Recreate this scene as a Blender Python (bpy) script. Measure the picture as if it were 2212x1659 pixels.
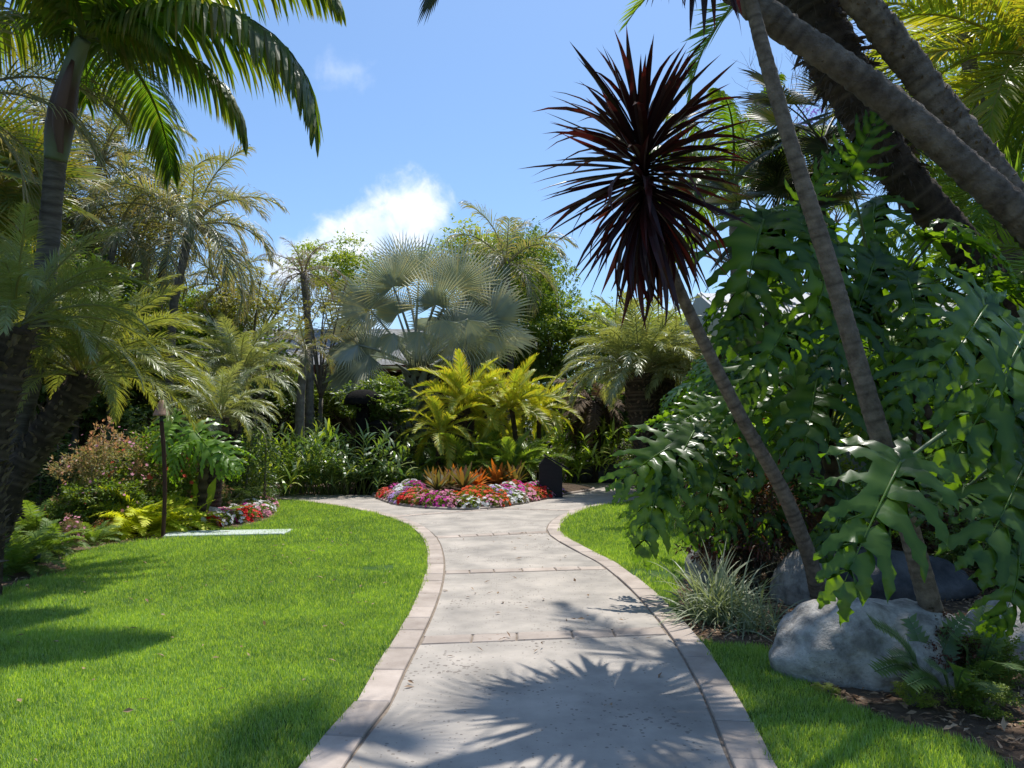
import bpy, math, random
import numpy as np
from mathutils import Vector, Matrix, Euler
R = math.radians
rnd = random.Random(7)
nr = np.random.RandomState(11)
for o in list(bpy.data.objects):
    bpy.data.objects.remove(o)
scene = bpy.context.scene
COL = scene.collection

# ---------------------------------------------------------------- camera
CAM_H = 1.6; PITCH = R(3.44); FPX = 1671.0; CX = 1106.0; CY = 829.5
cam_d = bpy.data.cameras.new('camera')
cam = bpy.data.objects.new('camera', cam_d); COL.objects.link(cam)
cam.location = (0, 0, CAM_H)
cam.rotation_euler = (R(90) + PITCH, 0, 0)
cam_d.sensor_width = 36.0
cam_d.lens = 36.0 * FPX / 2212.0
cam_d.clip_start = 0.05; cam_d.clip_end = 3000
scene.camera = cam

# ---------------------------------------------------------------- sun and sky
SUN_EL = R(68); SUN_AZ = R(20)      # azimuth measured from +Y towards +X
sun_d = bpy.data.lights.new('sun', 'SUN'); sun_d.energy = 3.9; sun_d.angle = R(0.55)
sun_d.color = (1.0, 0.955, 0.88)
sun = bpy.data.objects.new('sun', sun_d); COL.objects.link(sun)
to_sun = Vector((math.sin(SUN_AZ) * math.cos(SUN_EL), math.cos(SUN_AZ) * math.cos(SUN_EL), math.sin(SUN_EL)))
sun.rotation_euler = to_sun.to_track_quat('Z', 'Y').to_euler()
sun.location = (0, 0, 30)

world = bpy.data.worlds.new('World'); scene.world = world; world.use_nodes = True
wn = world.node_tree.nodes; wl = world.node_tree.links
wn.clear()
def N(nodes, t, **kw):
    n = nodes.new(t)
    for k, v in kw.items(): setattr(n, k, v)
    return n
w_out = N(wn, 'ShaderNodeOutputWorld'); w_bg = N(wn, 'ShaderNodeBackground')
sky = N(wn, 'ShaderNodeTexSky'); sky.sky_type = 'NISHITA'; sky.sun_disc = False
sky.sun_elevation = SUN_EL; sky.sun_rotation = SUN_AZ
sky.altitude = 0; sky.air_density = 1.0; sky.dust_density = 1.0; sky.ozone_density = 3.0
w_bg.inputs['Strength'].default_value = 0.13
tc = N(wn, 'ShaderNodeTexCoord')
sep = N(wn, 'ShaderNodeSeparateXYZ'); wl.new(tc.outputs['Generated'], sep.inputs[0])
def M(op, a, b=None, c=None, nodes=None, links=None):
    nodes = nodes or wn; links = links or wl
    n = nodes.new('ShaderNodeMath'); n.operation = op
    for i, v in enumerate((a, b, c)):
        if v is None: continue
        if isinstance(v, (int, float)): n.inputs[i].default_value = v
        else: links.new(v, n.inputs[i])
    return n.outputs[0]
az = M('ARCTAN2', sep.outputs['X'], sep.outputs['Y'])
el = M('ARCSINE', sep.outputs['Z'])
cmb = N(wn, 'ShaderNodeCombineXYZ'); wl.new(az, cmb.inputs[0]); wl.new(el, cmb.inputs[1])
def wnoise(scale, detail, rough, dist=0.0, vec=None):
    n = N(wn, 'ShaderNodeTexNoise'); n.inputs['Scale'].default_value = scale
    n.inputs['Detail'].default_value = detail; n.inputs['Roughness'].default_value = rough
    n.inputs['Distortion'].default_value = dist
    wl.new(vec or cmb.outputs[0], n.inputs['Vector']); return n.outputs['Fac']
def pix_dir(x, y):
    u = (x - CX) / FPX; v = (CY - y) / FPX
    d = Vector((u, math.cos(PITCH) - v * math.sin(PITCH), math.sin(PITCH) + v * math.cos(PITCH))).normalized()
    return math.atan2(d.x, d.y), math.asin(d.z)
def blob(azc, elc, ra, re, tilt=0.0):
    da = M('SUBTRACT', az, azc); de = M('SUBTRACT', el, elc)
    ct, st = math.cos(tilt), math.sin(tilt)
    p = M('ADD', M('MULTIPLY', da, ct / ra), M('MULTIPLY', de, st / ra))
    q = M('ADD', M('MULTIPLY', da, -st / re), M('MULTIPLY', de, ct / re))
    return M('SUBTRACT', 1.0, M('SQRT', M('ADD', M('MULTIPLY', p, p), M('MULTIPLY', q, q))))
n1 = wnoise(22, 8, 0.58, 0.25); n2 = wnoise(60, 5, 0.6)
nz = M('ADD', M('MULTIPLY', M('SUBTRACT', n1, 0.5), 2.6), M('MULTIPLY', M('SUBTRACT', n2, 0.5), 0.8))
def smooth(x, lo, hi):
    n = N(wn, 'ShaderNodeMapRange'); n.interpolation_type = 'SMOOTHSTEP'
    wl.new(x, n.inputs[0]); n.inputs[1].default_value = lo; n.inputs[2].default_value = hi
    return n.outputs[0]
a1, e1 = pix_dir(885, 465); a2, e2 = pix_dir(760, 515); a3, e3 = pix_dir(650, 545)
b = M('MAXIMUM', M('MULTIPLY', blob(a1, e1, 0.060, 0.056), 1.1), M('MULTIPLY', blob(a2, e2, 0.135, 0.040, R(27)), 1.25))
cl1 = smooth(M('ADD', b, M('MULTIPLY', nz, 0.55)), -0.1, 0.75)
# low fair-weather clouds all round the horizon
n3 = wnoise(5.0, 7, 0.55, 0.3)
band = M('SUBTRACT', 1.0, M('ABSOLUTE', M('MULTIPLY', M('SUBTRACT', el, R(7)), 1 / R(8))))
cl2 = M('MULTIPLY', smooth(M('ADD', n3, M('MULTIPLY', band, 0.10)), 0.60, 0.78), smooth(band, 0.0, 0.5))
a4, e4 = pix_dir(748, 155)
cl3 = M('MULTIPLY', smooth(M('ADD', blob(a4, e4, 0.05, 0.03), M('MULTIPLY', nz, 0.6)), 0.1, 1.3), 0.4)
cl = M('MAXIMUM', M('MAXIMUM', M('MULTIPLY', cl1, 0.93), M('MULTIPLY', cl2, 0.8)), cl3)
cl.node.use_clamp = True
mixc = N(wn, 'ShaderNodeMix', data_type='RGBA')
wl.new(cl, mixc.inputs['Factor'])
grade = N(wn, 'ShaderNodeMix', data_type='RGBA', blend_type='MULTIPLY'); grade.inputs['Factor'].default_value = 1.0
wl.new(sky.outputs[0], grade.inputs['A']); grade.inputs['B'].default_value = (0.76, 0.90, 1.0, 1)
wl.new(grade.outputs['Result'], mixc.inputs['A'])
shade = N(wn, 'ShaderNodeMix', data_type='RGBA')
wl.new(smooth(n1, 0.3, 0.65), shade.inputs['Factor'])
shade.inputs['A'].default_value = (5.0, 5.8, 6.9, 1); shade.inputs['B'].default_value = (6.6, 6.8, 7.2, 1)
wl.new(shade.outputs['Result'], mixc.inputs['B'])
wl.new(mixc.outputs['Result'], w_bg.inputs['Color'])
wl.new(w_bg.outputs[0], w_out.inputs[0])

scene.view_settings.view_transform = 'Standard'; scene.view_settings.look = 'None'
scene.view_settings.gamma = 1; scene.view_settings.use_curve_mapping = False
scene.view_settings.exposure = 0.48
scene.render.engine = 'CYCLES'
scene.cycles.max_bounces = 8; scene.cycles.transmission_bounces = 4; scene.cycles.diffuse_bounces = 4

# ---------------------------------------------------------------- placing helpers
def P(x, y, d):
    """point of the place seen in direction (x, y), d metres in front of the camera"""
    u = (x - CX) / FPX; v = (CY - y) / FPX
    v3 = Vector((u, math.cos(PITCH) - v * math.sin(PITCH), math.sin(PITCH) + v * math.cos(PITCH)))
    v3 *= d / v3.y
    return Vector((v3.x, v3.y, v3.z + CAM_H))
def G(x, y, z=0.0):
    u = (x - CX) / FPX; v = (CY - y) / FPX
    v3 = Vector((u, math.cos(PITCH) - v * math.sin(PITCH), math.sin(PITCH) + v * math.cos(PITCH)))
    k = (z - CAM_H) / v3.z
    return Vector((v3.x * k, v3.y * k, z))

def thing(name, label, cat, loc, group=None):
    o = bpy.data.objects.new(name, None); COL.objects.link(o)
    o.empty_display_size = 0.2
    o.location = loc; o['label'] = label; o['category'] = cat
    if group: o['group'] = group
    return o
def part(name, mesh, parent=None, mat=None, kind=None, label=None):
    """mat = matrix in the parent's space"""
    o = bpy.data.objects.new(name, mesh); COL.objects.link(o)
    if parent is not None: o.parent = parent
    if mat is not None: o.matrix_local = mat
    if kind: o['kind'] = kind
    if label: o['label'] = label
    return o
def single(name, mesh, label, cat, mat=None, group=None):
    o = part(name, mesh, None, mat); o['label'] = label; o['category'] = cat
    if group: o['group'] = group
    return o

class MB:
    def __init__(s): s.v = []; s.f = []; s.t = []
    def add(s, vs, fs, t=0.0):
        k = len(s.v); s.v.extend([tuple(v) for v in vs])
        s.f.extend([tuple(i + k for i in f) for f in fs])
        if isinstance(t, (int, float)): s.t.extend([float(t)] * len(vs))
        else: s.t.extend(t)
    def mesh(s, name, material, smooth=False):
        return mk(name, s.v, s.f, s.t, material, smooth)
def mk(name, v, f, t, material, smooth=False):
    me = bpy.data.meshes.new(name)
    me.from_pydata(v if isinstance(v, list) else v.tolist(), [], f if isinstance(f, list) else f.tolist())
    if t is not None and len(t):
        a = me.attributes.new('tint', 'FLOAT', 'POINT')
        a.data.foreach_set('value', np.asarray(t, dtype=np.float32))
    me.materials.append(material)
    if smooth: me.polygons.foreach_set('use_smooth', [True] * len(me.polygons))
    me.update()
    return me

# ---------------------------------------------------------------- materials
def new_mat(name):
    m = bpy.data.materials.new(name); m.use_nodes = True
    nt = m.node_tree; nt.nodes.clear()
    out = nt.nodes.new('ShaderNodeOutputMaterial')
    return m, nt.nodes, nt.links, out
LEAFK = 1.2
def c4(c): return (c[0], c[1], c[2], 1.0)
def leaf_mat(name, c1, c2, c3=None, tr=0.4, tcol=(1.7, 1.6, 0.5), rough=0.42, spec=0.5, nscale=3.0, ndet=3):
    """c1..c2 by plant/leaf, c3 towards tint 1; tr = share of light let through"""
    c1, c2 = [tuple(min(.8, v * LEAFK) for v in c) for c in (c1, c2)]
    if c3: c3 = tuple(min(.8, v * LEAFK) for v in c3)
    m, n, l, out = new_mat(name)
    oi = n.new('ShaderNodeObjectInfo')
    mx = N(n, 'ShaderNodeMix', data_type='RGBA'); mx.inputs['A'].default_value = c4(c1); mx.inputs['B'].default_value = c4(c2)
    geo = n.new('ShaderNodeNewGeometry')
    no = n.new('ShaderNodeTexNoise'); no.inputs['Scale'].default_value = nscale; no.inputs['Detail'].default_value = ndet; no.inputs['Roughness'].default_value = 0.5 if ndet < 5 else 0.72
    l.new(geo.outputs['Position'], no.inputs['Vector'])
    ad = M('ADD', M('MULTIPLY', oi.outputs['Random'], 0.6, None, n, l), M('MULTIPLY', M('SUBTRACT', no.outputs['Fac'], 0.32, None, n, l), 1.3, None, n, l), None, n, l)
    if ndet > 5:
        n9 = n.new('ShaderNodeTexNoise'); n9.inputs['Scale'].default_value = 0.55; n9.inputs['Detail'].default_value = 4; l.new(geo.outputs['Position'], n9.inputs['Vector'])
        ad = M('ADD', M('MULTIPLY', oi.outputs['Random'], 0.55, None, n, l), M('ADD', M('MULTIPLY', M('SUBTRACT', no.outputs['Fac'], 0.5, None, n, l), 3.0, None, n, l), M('ADD', M('MULTIPLY', M('SUBTRACT', n9.outputs['Fac'], 0.5, None, n, l), 2.2, None, n, l), 0.2, None, n, l), None, n, l), None, n, l)
    ad.node.use_clamp = True
    l.new(ad, mx.inputs['Factor'])
    col = mx.outputs['Result']
    if c3 is not None:
        at = n.new('ShaderNodeAttribute'); at.attribute_name = 'tint'
        m2 = N(n, 'ShaderNodeMix', data_type='RGBA'); l.new(at.outputs['Fac'], m2.inputs['Factor'])
        l.new(col, m2.inputs['A']); m2.inputs['B'].default_value = c4(c3); col = m2.outputs['Result']
    b = n.new('ShaderNodeBsdfPrincipled'); l.new(col, b.inputs['Base Color'])
    b.inputs['Roughness'].default_value = rough; b.inputs['Specular IOR Level'].default_value = spec
    t = n.new('ShaderNodeBsdfTranslucent')
    m3 = N(n, 'ShaderNodeMix', data_type='RGBA', blend_type='MULTIPLY'); m3.inputs['Factor'].default_value = 1
    m3.clamp_result = False
    l.new(col, m3.inputs['A']); m3.inputs['B'].default_value = c4(tcol); l.new(m3.outputs['Result'], t.inputs['Color'])
    ms = n.new('ShaderNodeMixShader'); ms.inputs[0].default_value = tr
    l.new(b.outputs[0], ms.inputs[1]); l.new(t.outputs[0], ms.inputs[2]); l.new(ms.outputs[0], out.inputs[0])
    return m
def solid_mat(name, ca, cb, scale=6.0, rough=0.85, bump=0.4, bscale=30.0, c3=None, stretch=(1, 1, 1), spots=None, metal=0.0, spec=0.3, coord='Object', bdist=0.02, rand=0.25):
    m, n, l, out = new_mat(name)
    tcd = n.new('ShaderNodeTexCoord'); mp = n.new('ShaderNodeMapping'); mp.inputs['Scale'].default_value = stretch
    src = tcd.outputs['Object']
    if coord == 'World':
        g = n.new('ShaderNodeNewGeometry'); src = g.outputs['Position']
    l.new(src, mp.inputs['Vector'])
    no = n.new('ShaderNodeTexNoise'); no.inputs['Scale'].default_value = scale; no.inputs['Detail'].default_value = 6; no.inputs['Roughness'].default_value = 0.62
    l.new(mp.outputs[0], no.inputs['Vector'])
    mr = n.new('ShaderNodeMapRange'); mr.inputs[1].default_value = 0.32; mr.inputs[2].default_value = 0.68; l.new(no.outputs['Fac'], mr.inputs[0])
    mx = N(n, 'ShaderNodeMix', data_type='RGBA'); mx.inputs['A'].default_value = c4(ca); mx.inputs['B'].default_value = c4(cb)
    oi = n.new('ShaderNodeObjectInfo')
    l.new(mr.outputs[0], mx.inputs['Factor']); col = mx.outputs['Result']
    if c3 is not None:
        at = n.new('ShaderNodeAttribute'); at.attribute_name = 'tint'
        m2 = N(n, 'ShaderNodeMix', data_type='RGBA'); l.new(at.outputs['Fac'], m2.inputs['Factor'])
        l.new(col, m2.inputs['A']); m2.inputs['B'].default_value = c4(c3); col = m2.outputs['Result']
    hs = n.new('ShaderNodeHueSaturation'); l.new(col, hs.inputs['Color'])
    l.new(M('ADD', 1 - rand / 2, M('MULTIPLY', oi.outputs['Random'], rand, None, n, l), None, n, l), hs.inputs['Value'])
    col = hs.outputs[0]
    b = n.new('ShaderNodeBsdfPrincipled')
    b.inputs['Roughness'].default_value = rough; b.inputs['Metallic'].default_value = metal; b.inputs['Specular IOR Level'].default_value = spec
    n2 = n.new('ShaderNodeTexNoise'); n2.inputs['Scale'].default_value = bscale; n2.inputs['Detail'].default_value = 5; n2.inputs['Roughness'].default_value = 0.7
    l.new(mp.outputs[0], n2.inputs['Vector'])
    h = n2.outputs['Fac']
    if spots:
        # small dark pits: (scale, radius, colour)
        vo = n.new('ShaderNodeTexVoronoi'); vo.inputs['Scale'].default_value = spots[0]; l.new(mp.outputs[0], vo.inputs['Vector'])
        wob = n.new('ShaderNodeTexNoise'); wob.inputs['Scale'].default_value = spots[0] * 2.0; l.new(mp.outputs[0], wob.inputs['Vector'])
        sp = n.new('ShaderNodeSeparateColor'); l.new(vo.outputs['Color'], sp.inputs[0])
        big = n.new('ShaderNodeTexNoise'); big.inputs['Scale'].default_value = 1.3; big.inputs['Detail'].default_value = 3; l.new(mp.outputs[0], big.inputs['Vector'])
        rr = M('MULTIPLY', M('MULTIPLY', M('POWER', sp.outputs[0], 3.5, None, n, l), spots[1], None, n, l), M('MAXIMUM', M('MULTIPLY', M('SUBTRACT', big.outputs['Fac'], 0.40, None, n, l), 5.0, None, n, l), 0.55, None, n, l), None, n, l)
        dd = M('ADD', vo.outputs['Distance'], M('MULTIPLY', M('SUBTRACT', wob.outputs['Fac'], 0.5, None, n, l), 0.28, None, n, l), None, n, l)
        k = M('LESS_THAN', dd, rr, None, n, l)
        m4 = N(n, 'ShaderNodeMix', data_type='RGBA'); l.new(M('MULTIPLY', k, 0.8, None, n, l), m4.inputs['Factor']); l.new(col, m4.inputs['A']); m4.inputs['B'].default_value = c4(spots[2]); col = m4.outputs['Result']
        h = M('SUBTRACT', h, M('MULTIPLY', k, 1.5, None, n, l), None, n, l)
    l.new(col, b.inputs['Base Color'])
    bp = n.new('ShaderNodeBump'); bp.inputs['Strength'].default_value = bump; bp.inputs['Distance'].default_value = bdist
    l.new(h, bp.inputs['Height']); l.new(bp.outputs[0], b.inputs['Normal'])
    l.new(b.outputs[0], out.inputs[0])
    return m
MT = {}
MT['concrete'] = solid_mat('pitted_concrete', (0.26, 0.238, 0.212), (0.47, 0.42, 0.365), 1.7, 0.85, 0.5, 60, spots=(38, 0.58, (0.17, 0.145, 0.125)), coord='World', bdist=0.004, rand=0.06)
MT['sandstone'] = solid_mat('pink_sandstone', (0.32, 0.265, 0.225), (0.47, 0.40, 0.345), 3.5, 0.85, 0.5, 50, coord='World', bdist=0.006, rand=0.3, spots=(18, 0.3, (0.25, 0.18, 0.14)))
MT['joint'] = solid_mat('sandy_joint', (0.20, 0.16, 0.125), (0.32, 0.265, 0.21), 12, 0.95, 0.6, 60, coord='World')
MT['soil'] = solid_mat('garden_soil', (0.045, 0.030, 0.020), (0.11, 0.075, 0.05), 5, 0.95, 0.9, 30, coord='World', bdist=0.04)
MT['mulch'] = solid_mat('bark_mulch', (0.09, 0.055, 0.035), (0.22, 0.15, 0.10), 9, 0.95, 1.0, 40, coord='World', bdist=0.03)
MT['turf'] = solid_mat('turf_soil', (0.030, 0.075, 0.012), (0.06, 0.12, 0.02), 4, 0.95, 0.7, 60, coord='World', bdist=0.02)
MT['slab'] = solid_mat('pale_green_stone', (0.40, 0.46, 0.42), (0.50, 0.55, 0.51), 4, 0.7, 0.2, 50, coord='World')
MT['boulder'] = solid_mat('grey_granite', (0.20, 0.188, 0.172), (0.62, 0.585, 0.54), 9, 0.9, 1.0, 28, coord='World', bdist=0.03, spots=(120, 0.35, (0.08, 0.08, 0.085)))
MT['dark_rock'] = solid_mat('dark_granite', (0.03, 0.033, 0.038), (0.12, 0.12, 0.125), 4, 0.8, 0.8, 20, coord='World')
MT['bark_king'] = solid_mat('ringed_grey_bark', (0.09, 0.08, 0.07), (0.22, 0.20, 0.18), 5, 0.85, 0.8, 12, c3=(0.045, 0.035, 0.03), stretch=(1, 1, 6), coord='World')
MT['shaft'] = solid_mat('green_crownshaft', (0.10, 0.14, 0.07), (0.16, 0.19, 0.11), 3, 0.5, 0.3, 10, c3=(0.085, 0.045, 0.035), coord='World', spec=0.5)
MT['bark_dark'] = solid_mat('dark_fibrous_bark', (0.025, 0.018, 0.013), (0.085, 0.062, 0.045), 9, 0.95, 1.0, 40, c3=(0.17, 0.13, 0.095), coord='World')
MT['bark_brown'] = solid_mat('brown_leaning_bark', (0.10, 0.075, 0.058), (0.36, 0.295, 0.235), 7, 0.9, 1.0, 18, c3=(0.08, 0.06, 0.047), coord='World', bdist=0.07)
MT['bark_cord'] = solid_mat('grey_brown_cordyline_bark', (0.12, 0.09, 0.065), (0.31, 0.245, 0.185), 14, 0.9, 1.0, 60, c3=(0.06, 0.045, 0.035), coord='World', bdist=0.02)
MT['bark_tree'] = solid_mat('grey_tree_bark', (0.12, 0.10, 0.08), (0.26, 0.23, 0.19), 7, 0.9, 0.8, 20, coord='World')
MT['stub'] = solid_mat('leaf_stub_fibre', (0.06, 0.042, 0.03), (0.19, 0.14, 0.095), 8, 0.9, 0.7, 30, c3=(0.21, 0.165, 0.12), coord='World')
MT['petiole'] = solid_mat('green_petiole', (0.06, 0.10, 0.03), (0.11, 0.16, 0.06), 5, 0.45, 0.1, 10, spec=0.5, coord='World')
MT['silver_petiole'] = solid_mat('silver_petiole', (0.20, 0.22, 0.17), (0.30, 0.31, 0.24), 5, 0.6, 0.1, 10, coord='World')
MT['copper'] = solid_mat('weathered_copper', (0.30, 0.17, 0.12), (0.42, 0.27, 0.20), 14, 0.5, 0.2, 30, metal=0.2, coord='World')
MT['bamboo'] = solid_mat('dark_red_brown_cane', (0.045, 0.018, 0.014), (0.09, 0.04, 0.028), 6, 0.45, 0.2, 30, stretch=(6, 6, 1), coord='World')
MT['black_paint'] = solid_mat('black_painted_board', (0.006, 0.007, 0.010), (0.014, 0.015, 0.019), 3, 0.55, 0.15, 20, stretch=(1, 1, 8), coord='World')
MT['brown_board'] = solid_mat('dark_brown_board', (0.045, 0.030, 0.022), (0.085, 0.06, 0.045), 5, 0.85, 0.3, 20, stretch=(8, 8, 1), coord='World')
MT['grey_board'] = solid_mat('pale_grey_board', (0.26, 0.26, 0.26), (0.34, 0.34, 0.34), 3, 0.8, 0.3, 20, stretch=(6, 6, 1), coord='World')
MT['red_trim'] = solid_mat('red_brown_fascia', (0.11, 0.028, 0.02), (0.16, 0.045, 0.03), 3, 0.7, 0.2, 20, coord='World')
MT['shingle'] = solid_mat('grey_roof_shingle', (0.17, 0.17, 0.175), (0.30, 0.30, 0.30), 3, 0.9, 0.6, 30, coord='World', rand=0.35)
MT['white_roof'] = solid_mat('pale_metal_roof', (0.38, 0.39, 0.40), (0.46, 0.46, 0.46), 2, 0.55, 0.1, 20, coord='World')
MT['glass'] = solid_mat('dark_window_glass', (0.01, 0.012, 0.015), (0.02, 0.022, 0.025), 2, 0.08, 0.0, 5, spec=0.8, coord='World')
MT['statue'] = solid_mat('black_carved_stone', (0.006, 0.006, 0.006), (0.022, 0.020, 0.018), 14, 0.95, 0.9, 30, coord='World', spec=0.08)
MT['lamp_body'] = solid_mat('dark_green_lamp_body', (0.03, 0.045, 0.045), (0.05, 0.07, 0.07), 6, 0.5, 0.1, 20, coord='World')

L = {}
L['king'] = leaf_mat('king_palm_leaf', (0.035, 0.095, 0.016), (0.085, 0.155, 0.022), (0.12, 0.10, 0.03), 0.45, (2.6, 2.4, 0.5), 0.38)
L['slender'] = leaf_mat('slender_palm_leaf', (0.09, 0.13, 0.065), (0.19, 0.23, 0.10), (0.32, 0.25, 0.18), 0.35, (1.9, 1.7, 0.6), 0.42)
L['dry'] = leaf_mat('dry_palm_leaf', (0.16, 0.13, 0.10), (0.28, 0.24, 0.18), (0.25, 0.17, 0.12), 0.3, (1.3, 1.2, 0.8), 0.7)
L['pygmy'] = leaf_mat('pygmy_palm_leaf', (0.13, 0.18, 0.08), (0.25, 0.30, 0.13), (0.26, 0.21, 0.06), 0.34, (2.0, 1.8, 0.4), 0.36, 0.65)
L['pygmy_grey'] = leaf_mat('grey_green_palm_leaf', (0.15, 0.20, 0.10), (0.27, 0.32, 0.18), (0.28, 0.24, 0.08), 0.34, (1.8, 1.6, 0.5), 0.38, 0.65)
L['fan_green'] = leaf_mat('stiff_fan_leaf', (0.06, 0.11, 0.03), (0.14, 0.20, 0.05), (0.40, 0.22, 0.03), 0.35, (2.2, 2.0, 0.5), 0.38)
L['fan_dark'] = leaf_mat('dark_fan_leaf', (0.015, 0.03, 0.012), (0.035, 0.055, 0.02), (0.12, 0.09, 0.04), 0.25, (2.0, 1.8, 0.6), 0.4)
L['silver'] = leaf_mat('silver_fan_leaf', (0.31, 0.36, 0.33), (0.52, 0.55, 0.49), (0.60, 0.55, 0.36), 0.24, (1.15, 1.2, 0.75), 0.5)
L['yellow'] = leaf_mat('yellow_green_palm_leaf', (0.16, 0.27, 0.04), (0.36, 0.42, 0.06), (0.55, 0.44, 0.05), 0.38, (1.6, 1.5, 0.5), 0.42)
L['feather'] = leaf_mat('deep_green_feather_leaf', (0.075, 0.16, 0.035), (0.17, 0.26, 0.055), (0.28, 0.32, 0.07), 0.4, (2.1, 2.0, 0.5), 0.4)
L['bright'] = leaf_mat('bright_backlit_palm_leaf', (0.08, 0.15, 0.025), (0.18, 0.24, 0.04), (0.35, 0.26, 0.05), 0.48, (2.2, 2.0, 0.4), 0.4)
L['cord'] = leaf_mat('dark_maroon_sword_leaf', (0.010, 0.005, 0.006), (0.022, 0.008, 0.008), (0.07, 0.013, 0.009), 0.22, (4.0, 1.6, 1.1), 0.36, 0.45)
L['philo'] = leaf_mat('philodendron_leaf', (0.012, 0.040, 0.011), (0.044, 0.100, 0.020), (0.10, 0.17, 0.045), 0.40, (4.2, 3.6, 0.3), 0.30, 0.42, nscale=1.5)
L['philo_light'] = leaf_mat('light_and_backlit_philodendron_leaf', (0.08, 0.17, 0.025), (0.13, 0.24, 0.03), (0.22, 0.32, 0.06), 0.45, (1.9, 1.8, 0.35), 0.32, 0.5, nscale=1.5)  # lighter copy: bright green plants, and backlit leaves with the glow put into colour
L['ginger'] = leaf_mat('ginger_leaf', (0.035, 0.085, 0.035), (0.085, 0.15, 0.06), (0.20, 0.24, 0.06), 0.36, (2.2, 2.1, 0.5), 0.32, 0.6)
L['ginger_light'] = leaf_mat('light_ginger_leaf', (0.14, 0.25, 0.035), (0.25, 0.36, 0.06), (0.34, 0.38, 0.08), 0.42, (1.8, 1.7, 0.4), 0.36, 0.5)
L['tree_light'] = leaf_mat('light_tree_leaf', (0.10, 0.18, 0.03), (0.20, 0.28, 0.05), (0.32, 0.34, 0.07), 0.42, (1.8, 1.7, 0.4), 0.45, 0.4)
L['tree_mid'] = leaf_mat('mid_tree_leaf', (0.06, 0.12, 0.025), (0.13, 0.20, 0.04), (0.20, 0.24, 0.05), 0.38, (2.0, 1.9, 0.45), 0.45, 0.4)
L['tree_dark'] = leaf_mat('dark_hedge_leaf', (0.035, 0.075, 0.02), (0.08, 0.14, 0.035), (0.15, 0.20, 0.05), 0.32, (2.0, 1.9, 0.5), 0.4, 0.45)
L['tree_olive'] = leaf_mat('olive_tree_leaf', (0.14, 0.17, 0.04), (0.26, 0.27, 0.07), (0.36, 0.30, 0.08), 0.38, (1.6, 1.5, 0.5), 0.5, 0.4)
L['fern_yellow'] = leaf_mat('yellow_fern_leaf', (0.34, 0.44, 0.03), (0.56, 0.60, 0.05), (0.66, 0.60, 0.07), 0.42, (1.4, 1.35, 0.4), 0.55, 0.3)
L['fern_green'] = leaf_mat('green_fern_leaf', (0.06, 0.13, 0.03), (0.14, 0.22, 0.05), (0.25, 0.30, 0.07), 0.4, (1.9, 1.8, 0.5), 0.5, 0.3)
L['strap'] = leaf_mat('grey_green_strap_leaf', (0.10, 0.15, 0.08), (0.22, 0.27, 0.17), (0.36, 0.36, 0.24), 0.3, (1.5, 1.5, 0.7), 0.5, 0.4)
L['nandina'] = leaf_mat('dark_nandina_leaf', (0.018, 0.030, 0.015), (0.045, 0.055, 0.028), (0.16, 0.035, 0.03), 0.25, (2.4, 1.6, 0.7), 0.45, 0.4)
L['pink_leaf'] = leaf_mat('salmon_shrub_leaf', (0.10, 0.17, 0.05), (0.22, 0.25, 0.10), (0.55, 0.27, 0.23), 0.35, (1.6, 1.3, 0.8), 0.5, 0.3)
L['grass'] = leaf_mat('lawn_blade', (0.045, 0.145, 0.008), (0.210, 0.350, 0.035), (0.52, 0.62, 0.32), 0.42, (1.8, 1.7, 0.35), 0.42, 0.35, nscale=1.3, ndet=8)
L['litter'] = leaf_mat('dry_leaf_litter', (0.12, 0.07, 0.04), (0.30, 0.19, 0.11), (0.42, 0.30, 0.2), 0.15, (1.2, 1.0, 0.8), 0.8, 0.2)
L['brom'] = leaf_mat('bromeliad_leaf', (0.16, 0.17, 0.06), (0.38, 0.10, 0.03), (0.62, 0.22, 0.03), 0.3, (1.7, 1.2, 0.5), 0.38, 0.5)
L['brom_green'] = leaf_mat('green_bromeliad_leaf', (0.05, 0.08, 0.035), (0.13, 0.16, 0.07), (0.25, 0.12, 0.05), 0.3, (1.7, 1.5, 0.5), 0.38, 0.5)
FL = {}
for k, c in dict(red=(0.62, 0.02, 0.02), orange=(0.72, 0.10, 0.02), magenta=(0.60, 0.05, 0.36), white=(0.78, 0.76, 0.76), lilac=(0.46, 0.30, 0.62), pink=(0.72, 0.30, 0.40), coral=(0.62, 0.10, 0.06), purple=(0.30, 0.20, 0.60)).items():
    FL[k] = leaf_mat(k + '_petal', tuple(x * 0.85 for x in c), c, None, 0.3, (1.1, 1.1, 1.1), 0.6, 0.2)
L['deadfrond'] = leaf_mat('brown_dead_frond', (0.06, 0.04, 0.025), (0.14, 0.10, 0.07), (0.2, 0.15, 0.1), 0.2, (1.3, 1.1, 0.8), 0.8, 0.2)
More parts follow.
